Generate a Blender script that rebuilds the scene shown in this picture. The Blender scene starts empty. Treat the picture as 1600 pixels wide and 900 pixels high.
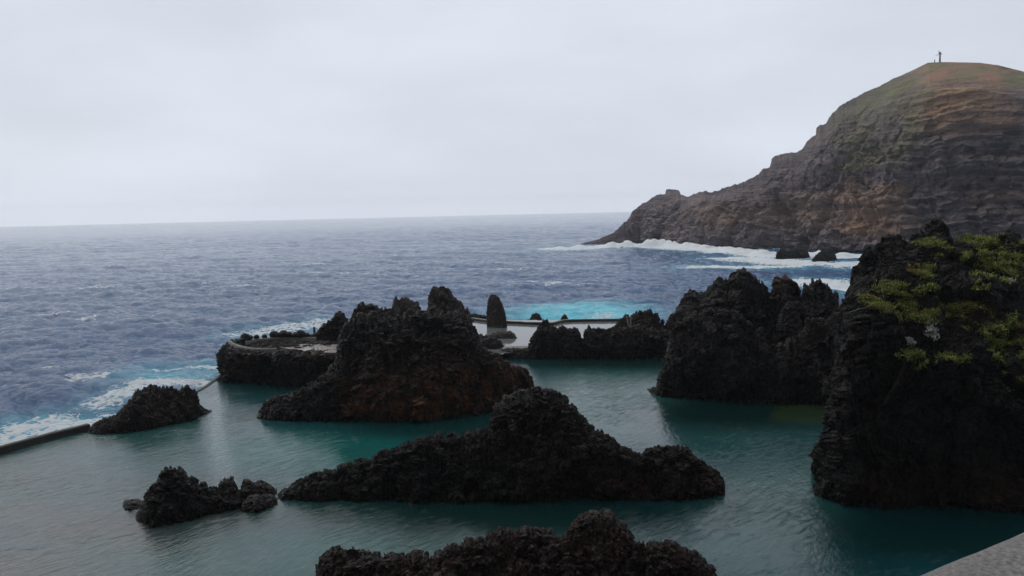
import bpy, math, random
import numpy as np
from mathutils import Matrix, Vector

# ------------------------------------------------------------------ camera, world, sun
CAM_H, F = 14.0, 1208.0
PITCH, ROLL = math.radians(5.57), math.radians(-1.34)
SEA_Z = -1.0
scene = bpy.context.scene
COL = scene.collection
cam_d = bpy.data.cameras.new('camera'); cam = bpy.data.objects.new('camera', cam_d); COL.objects.link(cam)
cam_d.sensor_width = 36; cam_d.lens = 36 * F / 1600; cam_d.clip_start = 0.1; cam_d.clip_end = 40000
RM = Matrix.Rotation(math.pi/2 - PITCH, 4, 'X') @ Matrix.Rotation(ROLL, 4, 'Z')
cam.matrix_world = Matrix.Translation((0, 0, CAM_H)) @ RM
scene.camera = cam

SUN_EL, SUN_AZ = math.radians(50), math.radians(-42)     # azimuth from +Y (view direction) towards +X
SKY_LUM, SKY_ZENITH, SKY_LAND = 7.75, 0.80, 0.42
world = bpy.data.worlds.new('World'); scene.world = world; world.use_nodes = True
wn, wl = world.node_tree.nodes, world.node_tree.links
wn.clear()
wo = wn.new('ShaderNodeOutputWorld'); bg = wn.new('ShaderNodeBackground'); bg.inputs['Strength'].default_value = 0.10
sky = wn.new('ShaderNodeTexSky'); sky.sky_type = 'NISHITA'; sky.sun_disc = False
sky.sun_elevation = SUN_EL; sky.sun_rotation = SUN_AZ; sky.air_density = 1.0; sky.dust_density = 2.0
tc = wn.new('ShaderNodeTexCoord')
mp = wn.new('ShaderNodeMapping'); mp.inputs['Scale'].default_value = (1.0, 1.0, 3.2)
nz = wn.new('ShaderNodeTexNoise'); nz.inputs['Scale'].default_value = 2.2; nz.inputs['Detail'].default_value = 5; nz.inputs['Roughness'].default_value = 0.5
def wmath(op, a, b=0.0, c=0.0):
    x = wn.new('ShaderNodeMath'); x.operation = op
    for k, v in enumerate((a, b, c)):
        if isinstance(v, (int, float)): x.inputs[k].default_value = v
        else: wl.new(v, x.inputs[k])
    return x.outputs[0]
def wramp(f, a, b, c, d):
    x = wn.new('ShaderNodeMapRange'); x.interpolation_type = 'SMOOTHSTEP'; x.clamp = True
    for k, v in zip((1, 2, 3, 4), (a, b, c, d)): x.inputs[k].default_value = v
    wl.new(f, x.inputs[0]); return x.outputs[0]
sep = wn.new('ShaderNodeSeparateXYZ'); wl.new(tc.outputs['Generated'], sep.inputs[0])
wl.new(tc.outputs['Generated'], mp.inputs['Vector']); wl.new(mp.outputs[0], nz.inputs['Vector'])
# overcast: brightest low over the open sea, heavier cloud overhead and over the land behind
elev = wramp(sep.outputs['Z'], 0.22, 0.85, 1.0, SKY_ZENITH)
land = wramp(sep.outputs['Y'], -0.6, 0.5, SKY_LAND, 1.0)
clo = wramp(nz.outputs['Fac'], 0.32, 0.70, 0.93, 1.07)
elev = wmath('MULTIPLY', elev, wramp(sep.outputs['Z'], 0.0, 0.13, 1.16, 1.0))
elev = wmath('MULTIPLY', elev, wramp(sep.outputs['Z'], 0.0, 0.045, 1.28, 1.0))
lum = wmath('MULTIPLY', wmath('MULTIPLY', elev, land), wmath('MULTIPLY', clo, SKY_LUM))
vs = wn.new('ShaderNodeVectorMath'); vs.operation = 'SCALE'; vs.inputs[0].default_value = (0.925, 0.99, 1.105); wl.new(lum, vs.inputs['Scale'])
mx = wn.new('ShaderNodeMix'); mx.data_type = 'RGBA'; mx.inputs['Factor'].default_value = 0.95
wl.new(sky.outputs[0], mx.inputs[6]); wl.new(vs.outputs[0], mx.inputs[7]); wl.new(mx.outputs[2], bg.inputs['Color']); wl.new(bg.outputs[0], wo.inputs[0])

sd = bpy.data.lights.new('sun', 'SUN'); sd.energy = 1.3; sd.angle = math.radians(50); sd.color = (1.0, 0.97, 0.93)
sun = bpy.data.objects.new('sun', sd); COL.objects.link(sun)
sv = Vector((math.sin(SUN_AZ)*math.cos(SUN_EL), math.cos(SUN_AZ)*math.cos(SUN_EL), math.sin(SUN_EL)))
sun.rotation_euler = sv.to_track_quat('Z', 'Y').to_euler()

scene.view_settings.view_transform = 'Standard'; scene.view_settings.look = 'None'
scene.view_settings.gamma = 1; scene.view_settings.use_curve_mapping = False; scene.view_settings.exposure = 0.0
scene.cycles.use_denoising = True
scene.cycles.max_bounces = 6; scene.cycles.diffuse_bounces = 2; scene.cycles.glossy_bounces = 3; scene.cycles.volume_bounces = 2

# ------------------------------------------------------------------ camera geometry helpers (1600x900 photo pixels)
R3 = np.array(RM.to_3x3())
def rays(px, py):
    px = np.asarray(px, float); py = np.asarray(py, float)
    d = np.stack([(px-800)/F, (450-py)/F, -np.ones_like(px+py)], -1)
    return d @ R3.T
def on_plane(px, py, z=0.0):
    d = rays(px, py); t = (z-CAM_H)/d[..., 2]
    return d*t[..., None] + np.array([0, 0, CAM_H])
def at_dist(px, py, r):
    d = rays(px, py); t = r/np.hypot(d[..., 0], d[..., 1])
    return d*t[..., None] + np.array([0, 0, CAM_H])
def project(P):
    q = (P-np.array([0, 0, CAM_H])) @ R3
    w = np.maximum(-q[..., 2], 1e-3)
    return 800+F*q[..., 0]/w, 450-F*q[..., 1]/w
def W(px, py, z=0.0):
    return Vector(on_plane(px, py, z))

# ------------------------------------------------------------------ noise
def _h(ix, iy, iz, seed):
    h = (ix.astype(np.int64)*374761393 + iy.astype(np.int64)*668265263 + iz.astype(np.int64)*2147483647 + seed*1274126177) & 0xffffffff
    h = ((h ^ (h >> 13))*1274126177) & 0xffffffff
    h = ((h ^ (h >> 15))*2246822519) & 0xffffffff
    return h ^ (h >> 16)
def vn(p, seed=0):
    i = np.floor(p).astype(np.int64); f = p-i; f = f*f*f*(f*(f*6-15)+10)
    r = 0
    for a in (0, 1):
        wa = f[:, 0] if a else 1-f[:, 0]
        for b in (0, 1):
            wb = f[:, 1] if b else 1-f[:, 1]
            for c in (0, 1):
                wc = f[:, 2] if c else 1-f[:, 2]
                r = r + wa*wb*wc*(_h(i[:, 0]+a, i[:, 1]+b, i[:, 2]+c, seed)/4294967295.0)
    return r*2-1
def fbm(p, o=4, seed=0, g=0.5, ridged=False):
    s, a, n = 0, 1.0, 0
    for k in range(o):
        v = vn(p*(2.03**k)+k*17.3, seed+k)
        if ridged: v = 1-2*np.abs(v)
        s = s+a*v; n += a; a *= g
    return s/n
def worley(p, seed=0):
    base = np.floor(p-0.5).astype(np.int64)
    f1 = np.full(len(p), 9.0); f2 = np.full(len(p), 9.0)
    for a in (0, 1):
        for b in (0, 1):
            for c in (0, 1):
                ix, iy, iz = base[:, 0]+a, base[:, 1]+b, base[:, 2]+c
                h = _h(ix, iy, iz, seed)
                q = np.stack([ix+0.2+0.6*((h & 1023)/1023), iy+0.2+0.6*(((h >> 10) & 1023)/1023), iz+0.2+0.6*(((h >> 20) & 1023)/1023)], -1)
                d = np.sqrt(((p-q)**2).sum(1))
                f2 = np.minimum(f2, np.maximum(f1, d)); f1 = np.minimum(f1, d)
    return f1, f2

def blocks(p, seed=0):
    base = np.floor(p-0.5).astype(np.int64); f1 = np.full(len(p), 9.0); val = np.zeros(len(p))
    for a in (0, 1):
        for b in (0, 1):
            for c in (0, 1):
                h = _h(base[:, 0]+a, base[:, 1]+b, base[:, 2]+c, seed)
                q = np.stack([base[:, 0]+a+0.15+0.7*((h & 1023)/1023), base[:, 1]+b+0.15+0.7*(((h >> 10) & 1023)/1023), base[:, 2]+c+0.15+0.7*(((h >> 20) & 1023)/1023)], -1)
                dl = p-q; d = np.sqrt((dl**2).sum(1))
                h2 = (h*2654435761) & 0xffffffff
                g = np.stack([((h2 >> k) & 255)/127.5-1 for k in (0, 8, 16)], -1)
                v = (((h2 >> 22) & 1023)/1023-0.5)+0.75*(dl*g).sum(1)
                m = d < f1; val = np.where(m, v, val); f1 = np.minimum(f1, d)
    return val

# ------------------------------------------------------------------ object helpers
def tag(o, label=None, cat=None, group=None, kind=None):
    if label: o['label'] = label
    if cat: o['category'] = cat
    if group: o['group'] = group
    if kind: o['kind'] = kind
    return o
def link(name, me, mat, parent=None):
    o = bpy.data.objects.new(name, me); COL.objects.link(o)
    if mat: me.materials.append(mat)
    if parent: o.parent = parent
    return o
def grid_mesh(name, P, closed_u=False, smooth=False):
    nu, nv = P.shape[:2]
    idx = np.arange(nu*nv).reshape(nu, nv)
    q = np.stack([idx[:-1, :-1], idx[1:, :-1], idx[1:, 1:], idx[:-1, 1:]], -1).reshape(-1, 4)
    me = bpy.data.meshes.new(name)
    me.vertices.add(nu*nv); me.vertices.foreach_set('co', P.reshape(-1).astype(np.float32))
    me.loops.add(len(q)*4); me.loops.foreach_set('vertex_index', q.reshape(-1).astype(np.int32))
    me.polygons.add(len(q)); me.polygons.foreach_set('loop_start', (np.arange(len(q))*4).astype(np.int32))
    me.update(calc_edges=True)
    if smooth: me.polygons.foreach_set('use_smooth', np.ones(len(q), bool))
    return me
def soup(name, V, faces, smooth=False):
    me = bpy.data.meshes.new(name); me.from_pydata([tuple(map(float, v)) for v in V], [], faces); me.update()
    if smooth: me.polygons.foreach_set('use_smooth', np.ones(len(me.polygons), bool))
    return me
def attr(me, name, vals):
    a = me.attributes.new(name, 'FLOAT', 'POINT'); a.data.foreach_set('value', np.asarray(vals, np.float32).reshape(-1))
def prism(poly, z0, z1):
    n = len(poly)
    V = [(p[0], p[1], z0) for p in poly]+[(p[0], p[1], z1) for p in poly]
    Fc = [list(range(n))[::-1], [n+i for i in range(n)]]+[[i, (i+1) % n, n+(i+1) % n, n+i] for i in range(n)]
    return V, Fc
def tube(pts, rad, n=7):
    V, Fc = [], []
    pts = [Vector(p) for p in pts]
    for i, p in enumerate(pts):
        t = (pts[min(i+1, len(pts)-1)]-pts[max(i-1, 0)]).normalized()
        a = t.orthogonal().normalized(); b = t.cross(a)
        r = rad[i] if hasattr(rad, '__len__') else rad
        for k in range(n):
            an = 2*math.pi*k/n; V.append(p+a*math.cos(an)*r+b*math.sin(an)*r)
    for i in range(len(pts)-1):
        for k in range(n): Fc.append([i*n+k, i*n+(k+1) % n, (i+1)*n+(k+1) % n, (i+1)*n+k])
    Fc.append(list(range(n))[::-1]); Fc.append([(len(pts)-1)*n+k for k in range(n)])
    return V, Fc

# ------------------------------------------------------------------ materials
class NT:
    def __init__(s, name):
        s.m = bpy.data.materials.new(name); s.m.use_nodes = True
        s.n, s.l = s.m.node_tree.nodes, s.m.node_tree.links
        s.b = s.n['Principled BSDF']; s.out = s.n['Material Output']
    def new(s, t, **kw):
        x = s.n.new(t)
        for k, v in kw.items():
            if hasattr(x, k): setattr(x, k, v)
            else: x.inputs[k].default_value = v
        return x
    def pos(s):
        return s.new('ShaderNodeNewGeometry').outputs['Position']
    def noise(s, scale, detail=4, rough=0.55, stretch=None, rot=0.0, dist=0.0, vec=None):
        v = vec or s.pos()
        if stretch or rot:
            m = s.new('ShaderNodeMapping'); m.inputs['Rotation'].default_value = (0, 0, rot)
            s.l.new(v, m.inputs['Vector']); v = m.outputs[0]
            m2 = s.new('ShaderNodeMapping'); m2.inputs['Scale'].default_value = stretch or (1, 1, 1)
            s.l.new(v, m2.inputs['Vector']); v = m2.outputs[0]
        x = s.new('ShaderNodeTexNoise'); x.inputs['Scale'].default_value = scale; x.inputs['Detail'].default_value = detail
        x.inputs['Roughness'].default_value = rough; x.inputs['Distortion'].default_value = dist
        s.l.new(v, x.inputs['Vector']); return x.outputs['Fac']
    def voro(s, scale, feature='F1', vec=None):
        x = s.new('ShaderNodeTexVoronoi'); x.feature = feature; x.inputs['Scale'].default_value = scale
        s.l.new(vec or s.pos(), x.inputs['Vector']); return x.outputs['Distance']
    def ramp(s, f, a, b, ca=0.0, cb=1.0):
        x = s.new('ShaderNodeMapRange'); x.clamp = True
        for i, v in zip((1, 2, 3, 4), (a, b, ca, cb)): x.inputs[i].default_value = v
        s.l.new(f, x.inputs[0]); return x.outputs[0]
    def mix(s, f, a, b):
        x = s.new('ShaderNodeMix'); x.data_type = 'RGBA'
        for v, i in ((f, 0), (a, 6), (b, 7)):
            if isinstance(v, (int, float)): x.inputs[i].default_value = v
            elif isinstance(v, tuple): x.inputs[i].default_value = (*v, 1)
            else: s.l.new(v, x.inputs[i])
        return x.outputs[2]
    def math(s, op, a, b=0.0):
        x = s.new('ShaderNodeMath'); x.operation = op
        for v, i in ((a, 0), (b, 1)):
            if isinstance(v, (int, float)): x.inputs[i].default_value = v
            else: s.l.new(v, x.inputs[i])
        return x.outputs[0]
    def attr(s, name):
        x = s.new('ShaderNodeAttribute'); x.attribute_name = name; return x.outputs['Fac']
    def bump(s, h, dist, strength=1.0, prev=None):
        x = s.new('ShaderNodeBump'); x.inputs['Strength'].default_value = strength; x.inputs['Distance'].default_value = dist
        s.l.new(h, x.inputs['Height'])
        if prev is not None: s.l.new(prev, x.inputs['Normal'])
        return x.outputs[0]
    def fin(s, col=None, rough=None, nor=None, **kw):
        for v, k in ((col, 'Base Color'), (rough, 'Roughness'), (nor, 'Normal')):
            if v is None: continue
            if isinstance(v, tuple): s.b.inputs[k].default_value = (*v, 1)
            elif isinstance(v, (int, float)): s.b.inputs[k].default_value = v
            else: s.l.new(v, s.b.inputs[k])
        for k, v in kw.items(): s.b.inputs[k.replace('_', ' ')].default_value = v
        return s.m

def rock_mat(name, c0, c1, c2=(0.10, 0.095, 0.09), rust=(0.32, 0.125, 0.045), spec=0.32, s=1.0):
    t = NT(name)
    a = t.noise(0.55*s, 6, 0.6); b = t.noise(4.5*s, 5, 0.65); c = t.noise(14*s, 3, 0.6)
    col = t.mix(t.ramp(a, 0.35, 0.68), c0, c1)
    col = t.mix(t.ramp(b, 0.42, 0.72, 0, 0.7), col, tuple(0.45*x for x in c0))
    col = t.mix(t.ramp(c, 0.56, 0.74, 0, 0.75), col, c2)  # pale flecks: lichen, with rock highlights also put into the colour
    col = t.mix(t.ramp(t.noise(0.9*s, 7, 0.75), 0.56, 0.70, 0, 0.6), col, tuple(0.8*x for x in c2))
    col = t.mix(t.ramp(t.noise(0.28*s, 4, 0.6), 0.50, 0.66, 0, 0.45), col, tuple(0.55*x for x in c2))
    rf = t.math('MULTIPLY', t.attr('rust'), t.ramp(t.noise(1.3*s, 7, 0.75), 0.42, 0.62))
    col = t.mix(rf, col, t.mix(t.ramp(t.noise(3.1*s, 4), 0.4, 0.65), rust, tuple(x*0.45 for x in rust)))
    mf = t.math('MULTIPLY', t.attr('moss'), t.ramp(t.noise(3.5*s, 5, 0.7), 0.42, 0.62, 0, 0.8))
    col = t.mix(mf, col, t.mix(t.ramp(t.noise(2.2*s, 3), 0.35, 0.65), (0.022, 0.036, 0.007), (0.055, 0.048, 0.01)))
    v = t.voro(7.0*s); v2 = t.voro(19.0*s)
    h = t.math('ADD', t.math('MULTIPLY', v, 0.9), t.math('ADD', t.math('MULTIPLY', v2, 0.35), t.noise(9*s, 6, 0.7)))
    nor = t.bump(h, 0.30/s, 1.0)
    sz = t.new('ShaderNodeSeparateXYZ'); t.l.new(t.pos(), sz.inputs[0])
    wet = t.ramp(t.math('ADD', sz.outputs[2], t.math('MULTIPLY', t.noise(1.5, 4), -0.6)), -0.15, 0.12, 1.0, 0.0)
    col = t.mix(t.math('MULTIPLY', wet, 0.7), col, (0.012, 0.010, 0.006))
    rg = t.ramp(t.noise(2.6*s, 5, 0.7), 0.36, 0.64, 0.34, 0.78)
    return t.fin(col, t.math('MULTIPLY', rg, t.ramp(wet, 0, 1, 1, 0.5)), nor, Specular_IOR_Level=spec)
M_BASALT = rock_mat('black_basalt', (0.011, 0.009, 0.010), (0.020, 0.015, 0.0145), c2=(0.16, 0.142, 0.14))
M_BROWN = rock_mat('reddish_basalt', (0.017, 0.011, 0.010), (0.032, 0.018, 0.0145), c2=(0.15, 0.112, 0.10), rust=(0.10, 0.045, 0.025))
M_GREY = rock_mat('grey_basalt', (0.075, 0.062, 0.060), (0.14, 0.115, 0.108), c2=(0.18, 0.17, 0.16))
M_DARK = rock_mat('darker_basalt', (0.0065, 0.0055, 0.0058), (0.012, 0.0092, 0.0088), c2=(0.095, 0.085, 0.08), rust=(0.075, 0.03, 0.014), spec=0.26)  # darker basalt tone for the long ridge and the cliff

# ------------------------------------------------------------------ rock loft
def resample(poly, spacing):
    p = np.array(poly, float); seg = np.hypot(*np.diff(p, axis=0).T); s = np.r_[0, np.cumsum(seg)]
    n = max(12, int(s[-1]/spacing)); u = np.linspace(0, s[-1], n)
    return np.interp(u, s, p[:, 0]), np.interp(u, s, p[:, 1])
def ip(poly, x):
    p = np.array(poly, float); return np.interp(x, p[:, 0], p[:, 1])

def rock(name, label, top, base, mat, seed=0, k1=0.55, k2=0.6, tmin=0.35, z0=0.0, spacing=1.1, rows=None,
         amp=0.13, big=1.0, mids=(), crag=1.0, rust=None, moss=None, bulge=(0.85, 1.9), base_r=None, group=None, off=0.0, floor=1.6, cat='rock', worl=1.0, fine=1.0, ztop=None, spiky=1.0, notch=0.45):
    """top/base: outline as seen from the terrace; mids: [(polyline, depth behind the base in metres)] intermediate brows.
    Every row gets its own distance, so the rock is a closed body with front, crest and back."""
    px, pt = resample(top, spacing)
    pb = ip(base, px)
    one = np.stack([px/6.0, 0*px+seed*3.7, 0*px], -1)
    jag = 6.5*fbm(one, 4, seed+2, 0.55, True)-3.2
    pt = np.minimum(pt-jag*spiky*np.clip((pb-pt)/40, 0, 1.5)*np.sin(np.linspace(0, np.pi, len(px)))**0.3, pb)
    kw_ = int(max(9, 70/spacing))//2*2+1; av = np.convolve(np.pad(pt, kw_//2, mode='edge'), np.ones(kw_)/kw_, 'valid')
    pt = np.minimum(pt+notch*np.maximum(0, pt-av), pb)
    if base_r is None:
        B = on_plane(px, pb, z0)
    else:
        rr = ip(base_r, px) if hasattr(base_r, '__len__') else np.full_like(px, base_r)
        B = at_dist(px, pb, rr); B[:, 2] = z0
    rb = np.hypot(B[:, 0], B[:, 1])
    z1 = at_dist(px, pt, rb)[:, 2]-z0
    h = np.maximum(z1, 0.02)
    # depth behind the base, smoothed so notches in the outline do not fold the body
    ker = np.hanning(41); ker /= ker.sum()
    hs = np.convolve(np.pad(h, 20, mode='edge'), ker, 'valid')
    t1 = tmin+k1*0.5*(h+hs)+off
    T = at_dist(px, pt, rb+t1); T[:, 2] = np.maximum(T[:, 2], z0+0.03)
    K = at_dist(px, pt, rb+t1+tmin+k2*0.5*(h+hs)); K[:, 2] = z0
    lv = [B]
    for poly, d in mids:
        py = np.minimum(ip(poly, px), pb-0.5); py = np.maximum(py, pt+0.3)
        dd = ip(d, px) if hasattr(d, '__len__') else d
        Mx = at_dist(px, py, rb+np.minimum(dd, t1*0.95)); Mx[:, 2] = np.minimum(Mx[:, 2], np.maximum(T[:, 2]-0.02, z0+0.02)); lv.append(Mx)
    lv.append(T)
    hm = float(np.max(T[:, 2])-z0)
    seg_rows = []
    med = float(np.median(rb)); step = med/F*spacing*1.05
    for a, b in zip(lv[:-1], lv[1:]):
        L = np.percentile(np.linalg.norm(b-a, axis=1), 92); seg_rows.append(int(max(10, min(420, L/step))))
    cols = []
    sk = B.copy(); sk[:, 2] = z0-floor
    dirs = B[:, :2]/rb[:, None]
    sk[:, :2] -= dirs*0.15
    for s in np.linspace(0, 1, 6)[:-1]: cols.append(sk*(1-s)+B*s)
    for (a, b), n in zip(zip(lv[:-1], lv[1:]), seg_rows):
        for s in np.linspace(0, 1, n, endpoint=False):
            if len(lv) == 2: u = s**(1/bulge[0]) if bulge[0] < 1 else s; w = 1-(1-s)**bulge[1]; u = s**1.35
            else: u = s; w = 0.5*s+0.5*(1-(1-s)**1.8)
            q = a*(1-u)+b*u; q[:, 2] = a[:, 2]*(1-w)+b[:, 2]*w; cols.append(q)
    nb = max(8, int(seg_rows[-1]*0.5))
    for s in np.linspace(0, 1, nb):
        q = T*(1-s)+K*s; q[:, 2] = T[:, 2]*(1-s**1.6)+K[:, 2]*s**1.6; cols.append(q)
    q = K.copy(); q[:, 2] = z0-floor; cols.append(q)
    P = np.stack(cols, 1)
    nu, nv = P.shape[:2]
    # normals
    du = np.gradient(P, axis=0); dv = np.gradient(P, axis=1)
    N = np.cross(du, dv); ln = np.linalg.norm(N, axis=2, keepdims=True); N = N/np.maximum(ln, 1e-9)
    for _ in range(3):
        N = (N+np.roll(N, 1, 0)+np.roll(N, -1, 0)+np.roll(N, 1, 1)+np.roll(N, -1, 1)); N /= np.maximum(np.linalg.norm(N, axis=2, keepdims=True), 1e-9)
    X = P.reshape(-1, 3); Nn = N.reshape(-1, 3)
    hh = np.repeat(np.maximum(hs, 0.05), nv)
    loc = np.minimum(1.0, hh/2.2)*0.85+0.15*np.minimum(1.0, hh/0.6)
    sc = float(np.clip(hm/5.0, 0.35, 1.6))*big
    Xw = X+0.35*sc*np.stack([fbm(X/(2.2*sc), 3, seed+s) for s in (50, 60, 70)], -1)
    d = 4.0*sc*amp*fbm(Xw/(3.2*sc)*np.array([1, 1, 0.6]), 3, seed, 0.5)
    f1, f2 = worley(Xw/(2.0*sc)*np.array([1, 1, 0.55]), seed+3)
    d += worl*amp*1.0*sc*(0.48-f1)
    d -= worl*amp*1.3*sc*np.exp(-((f2-f1)/0.06)**2)
    d += amp*3.4*sc*blocks(Xw/(1.9*sc)*np.array([1, 1, 0.55]), seed+11)
    d += amp*1.8*sc*fbm(Xw/(1.5*sc)*np.array([1, 1, 0.5]), 4, seed+21, 0.62, True)
    dbig = d; d = 0
    d += amp*1.7*sc*blocks(Xw/(0.75*sc)*np.array([1, 1, 0.7]), seed+12)
    d += amp*1.25*blocks(X/0.34, seed+13)*fine
    d += amp*0.7*blocks(X/0.16, seed+14)*fine
    f1, f2 = worley(X/np.array([0.9, 0.9, 1.5]), seed+17); d -= amp*1.1*np.exp(-((f2-f1)/0.06)**2)*fine
    f1, f2 = worley(X/0.22, seed+7)
    d += fine*amp*0.45*(0.45-f1)
    d += fine*amp*0.8*fbm(X/(0.4), 4, seed+9, 0.65, True)
    jr = sum([seg_rows[k] for k in range(len(seg_rows))])+5
    cw = 1-0.9*np.exp(-((np.arange(nv)-jr)/(0.22*seg_rows[-1]+4))**2); cw2 = 1-0.45*np.exp(-((np.arange(nv)-jr)/(0.1*seg_rows[-1]+3))**2)
    d = d*np.tile(cw2, nu)+dbig*np.tile(cw, nu)
    Y = X+Nn*(d*loc*crag)[:, None]
    # keep the waterline readable: do not pull the skirt above it
    sk_m = X[:, 2] < z0-0.05
    Y[sk_m, 2] = np.minimum(Y[sk_m, 2], z0-0.02)
    if ztop: Y[:, 2] = np.where(Y[:, 2] > ztop, ztop-0.1+0.45*(Y[:, 2]-ztop), Y[:, 2])
    P2 = Y.reshape(nu, nv, 3)
    me = grid_mesh(name, P2)
    qx, qy = project(Y)
    attr(me, 'rust', np.clip(rust(Y, qx, qy), 0, 1) if rust else np.zeros(len(Y)))
    attr(me, 'moss', np.clip(moss(Y, qx, qy), 0, 1) if moss else np.zeros(len(Y)))
    o = link(name, me, mat); tag(o, label, cat, group)
    o_pts = (P2, N)
    return o, o_pts

def ell(qx, qy, cx, cy, rx, ry, soft=0.35):
    d = np.sqrt(((qx-cx)/rx)**2+((qy-cy)/ry)**2)
    return np.clip((1+soft-d)/(2*soft), 0, 1)

# ------------------------------------------------------------------ sea
def ocean_tile(n, L, wind, wdir, seed, cut):
    rng = np.random.RandomState(seed)
    k = np.fft.fftfreq(n, L/n)*2*np.pi; kx, ky = np.meshgrid(k, k, indexing='ij'); kk = np.hypot(kx, ky); kk[0, 0] = 1
    Lw = wind**2/9.81
    ph = np.exp(-1/(kk*Lw)**2)/kk**4*((kx*math.cos(wdir)+ky*math.sin(wdir))/kk)**2*np.exp(-(kk*cut)**2)
    ph *= kk**0.5; ph += 0.08*np.exp(-1/(kk*Lw)**2)/kk**3.5*np.exp(-(kk*cut)**2); ph[0, 0] = 0
    a = np.sqrt(ph)*(rng.normal(size=(n, n))+1j*rng.normal(size=(n, n)))
    z = np.real(np.fft.ifft2(a)); s = z.std()
    a /= s; z /= s
    dx = np.real(np.fft.ifft2(-1j*kx/kk*a)); dy = np.real(np.fft.ifft2(-1j*ky/kk*a))
    return z, dx, dy
def samp(T, u, v):
    n = T.shape[0]; u = (u % 1)*n; v = (v % 1)*n
    i = np.floor(u).astype(int); j = np.floor(v).astype(int); fu = u-i; fv = v-j
    i %= n; j %= n; i1 = (i+1) % n; j1 = (j+1) % n
    return (T[i, j]*(1-fu)*(1-fv)+T[i1, j]*fu*(1-fv)+T[i, j1]*(1-fu)*fv+T[i1, j1]*fu*fv)

def seg_dist(X, Y, pts):
    d = np.full(X.shape, 1e9)
    for (ax, ay), (bx, by) in zip(pts[:-1], pts[1:]):
        vx, vy = bx-ax, by-ay; t = np.clip(((X-ax)*vx+(Y-ay)*vy)/(vx*vx+vy*vy+1e-9), 0, 1)
        d = np.minimum(d, np.hypot(X-ax-t*vx, Y-ay-t*vy))
    return d
def foam_line(X, Y, pix, width, soft=1.0):
    pts = [tuple(on_plane(a, b, SEA_Z)[:2]) for a, b in pix]
    return np.clip(1.0-seg_dist(X, Y, pts)/width, 0, 1)**soft
def foam_px(qx, qy, pix, w):     # band of foam, measured where it lies
    return None

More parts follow.
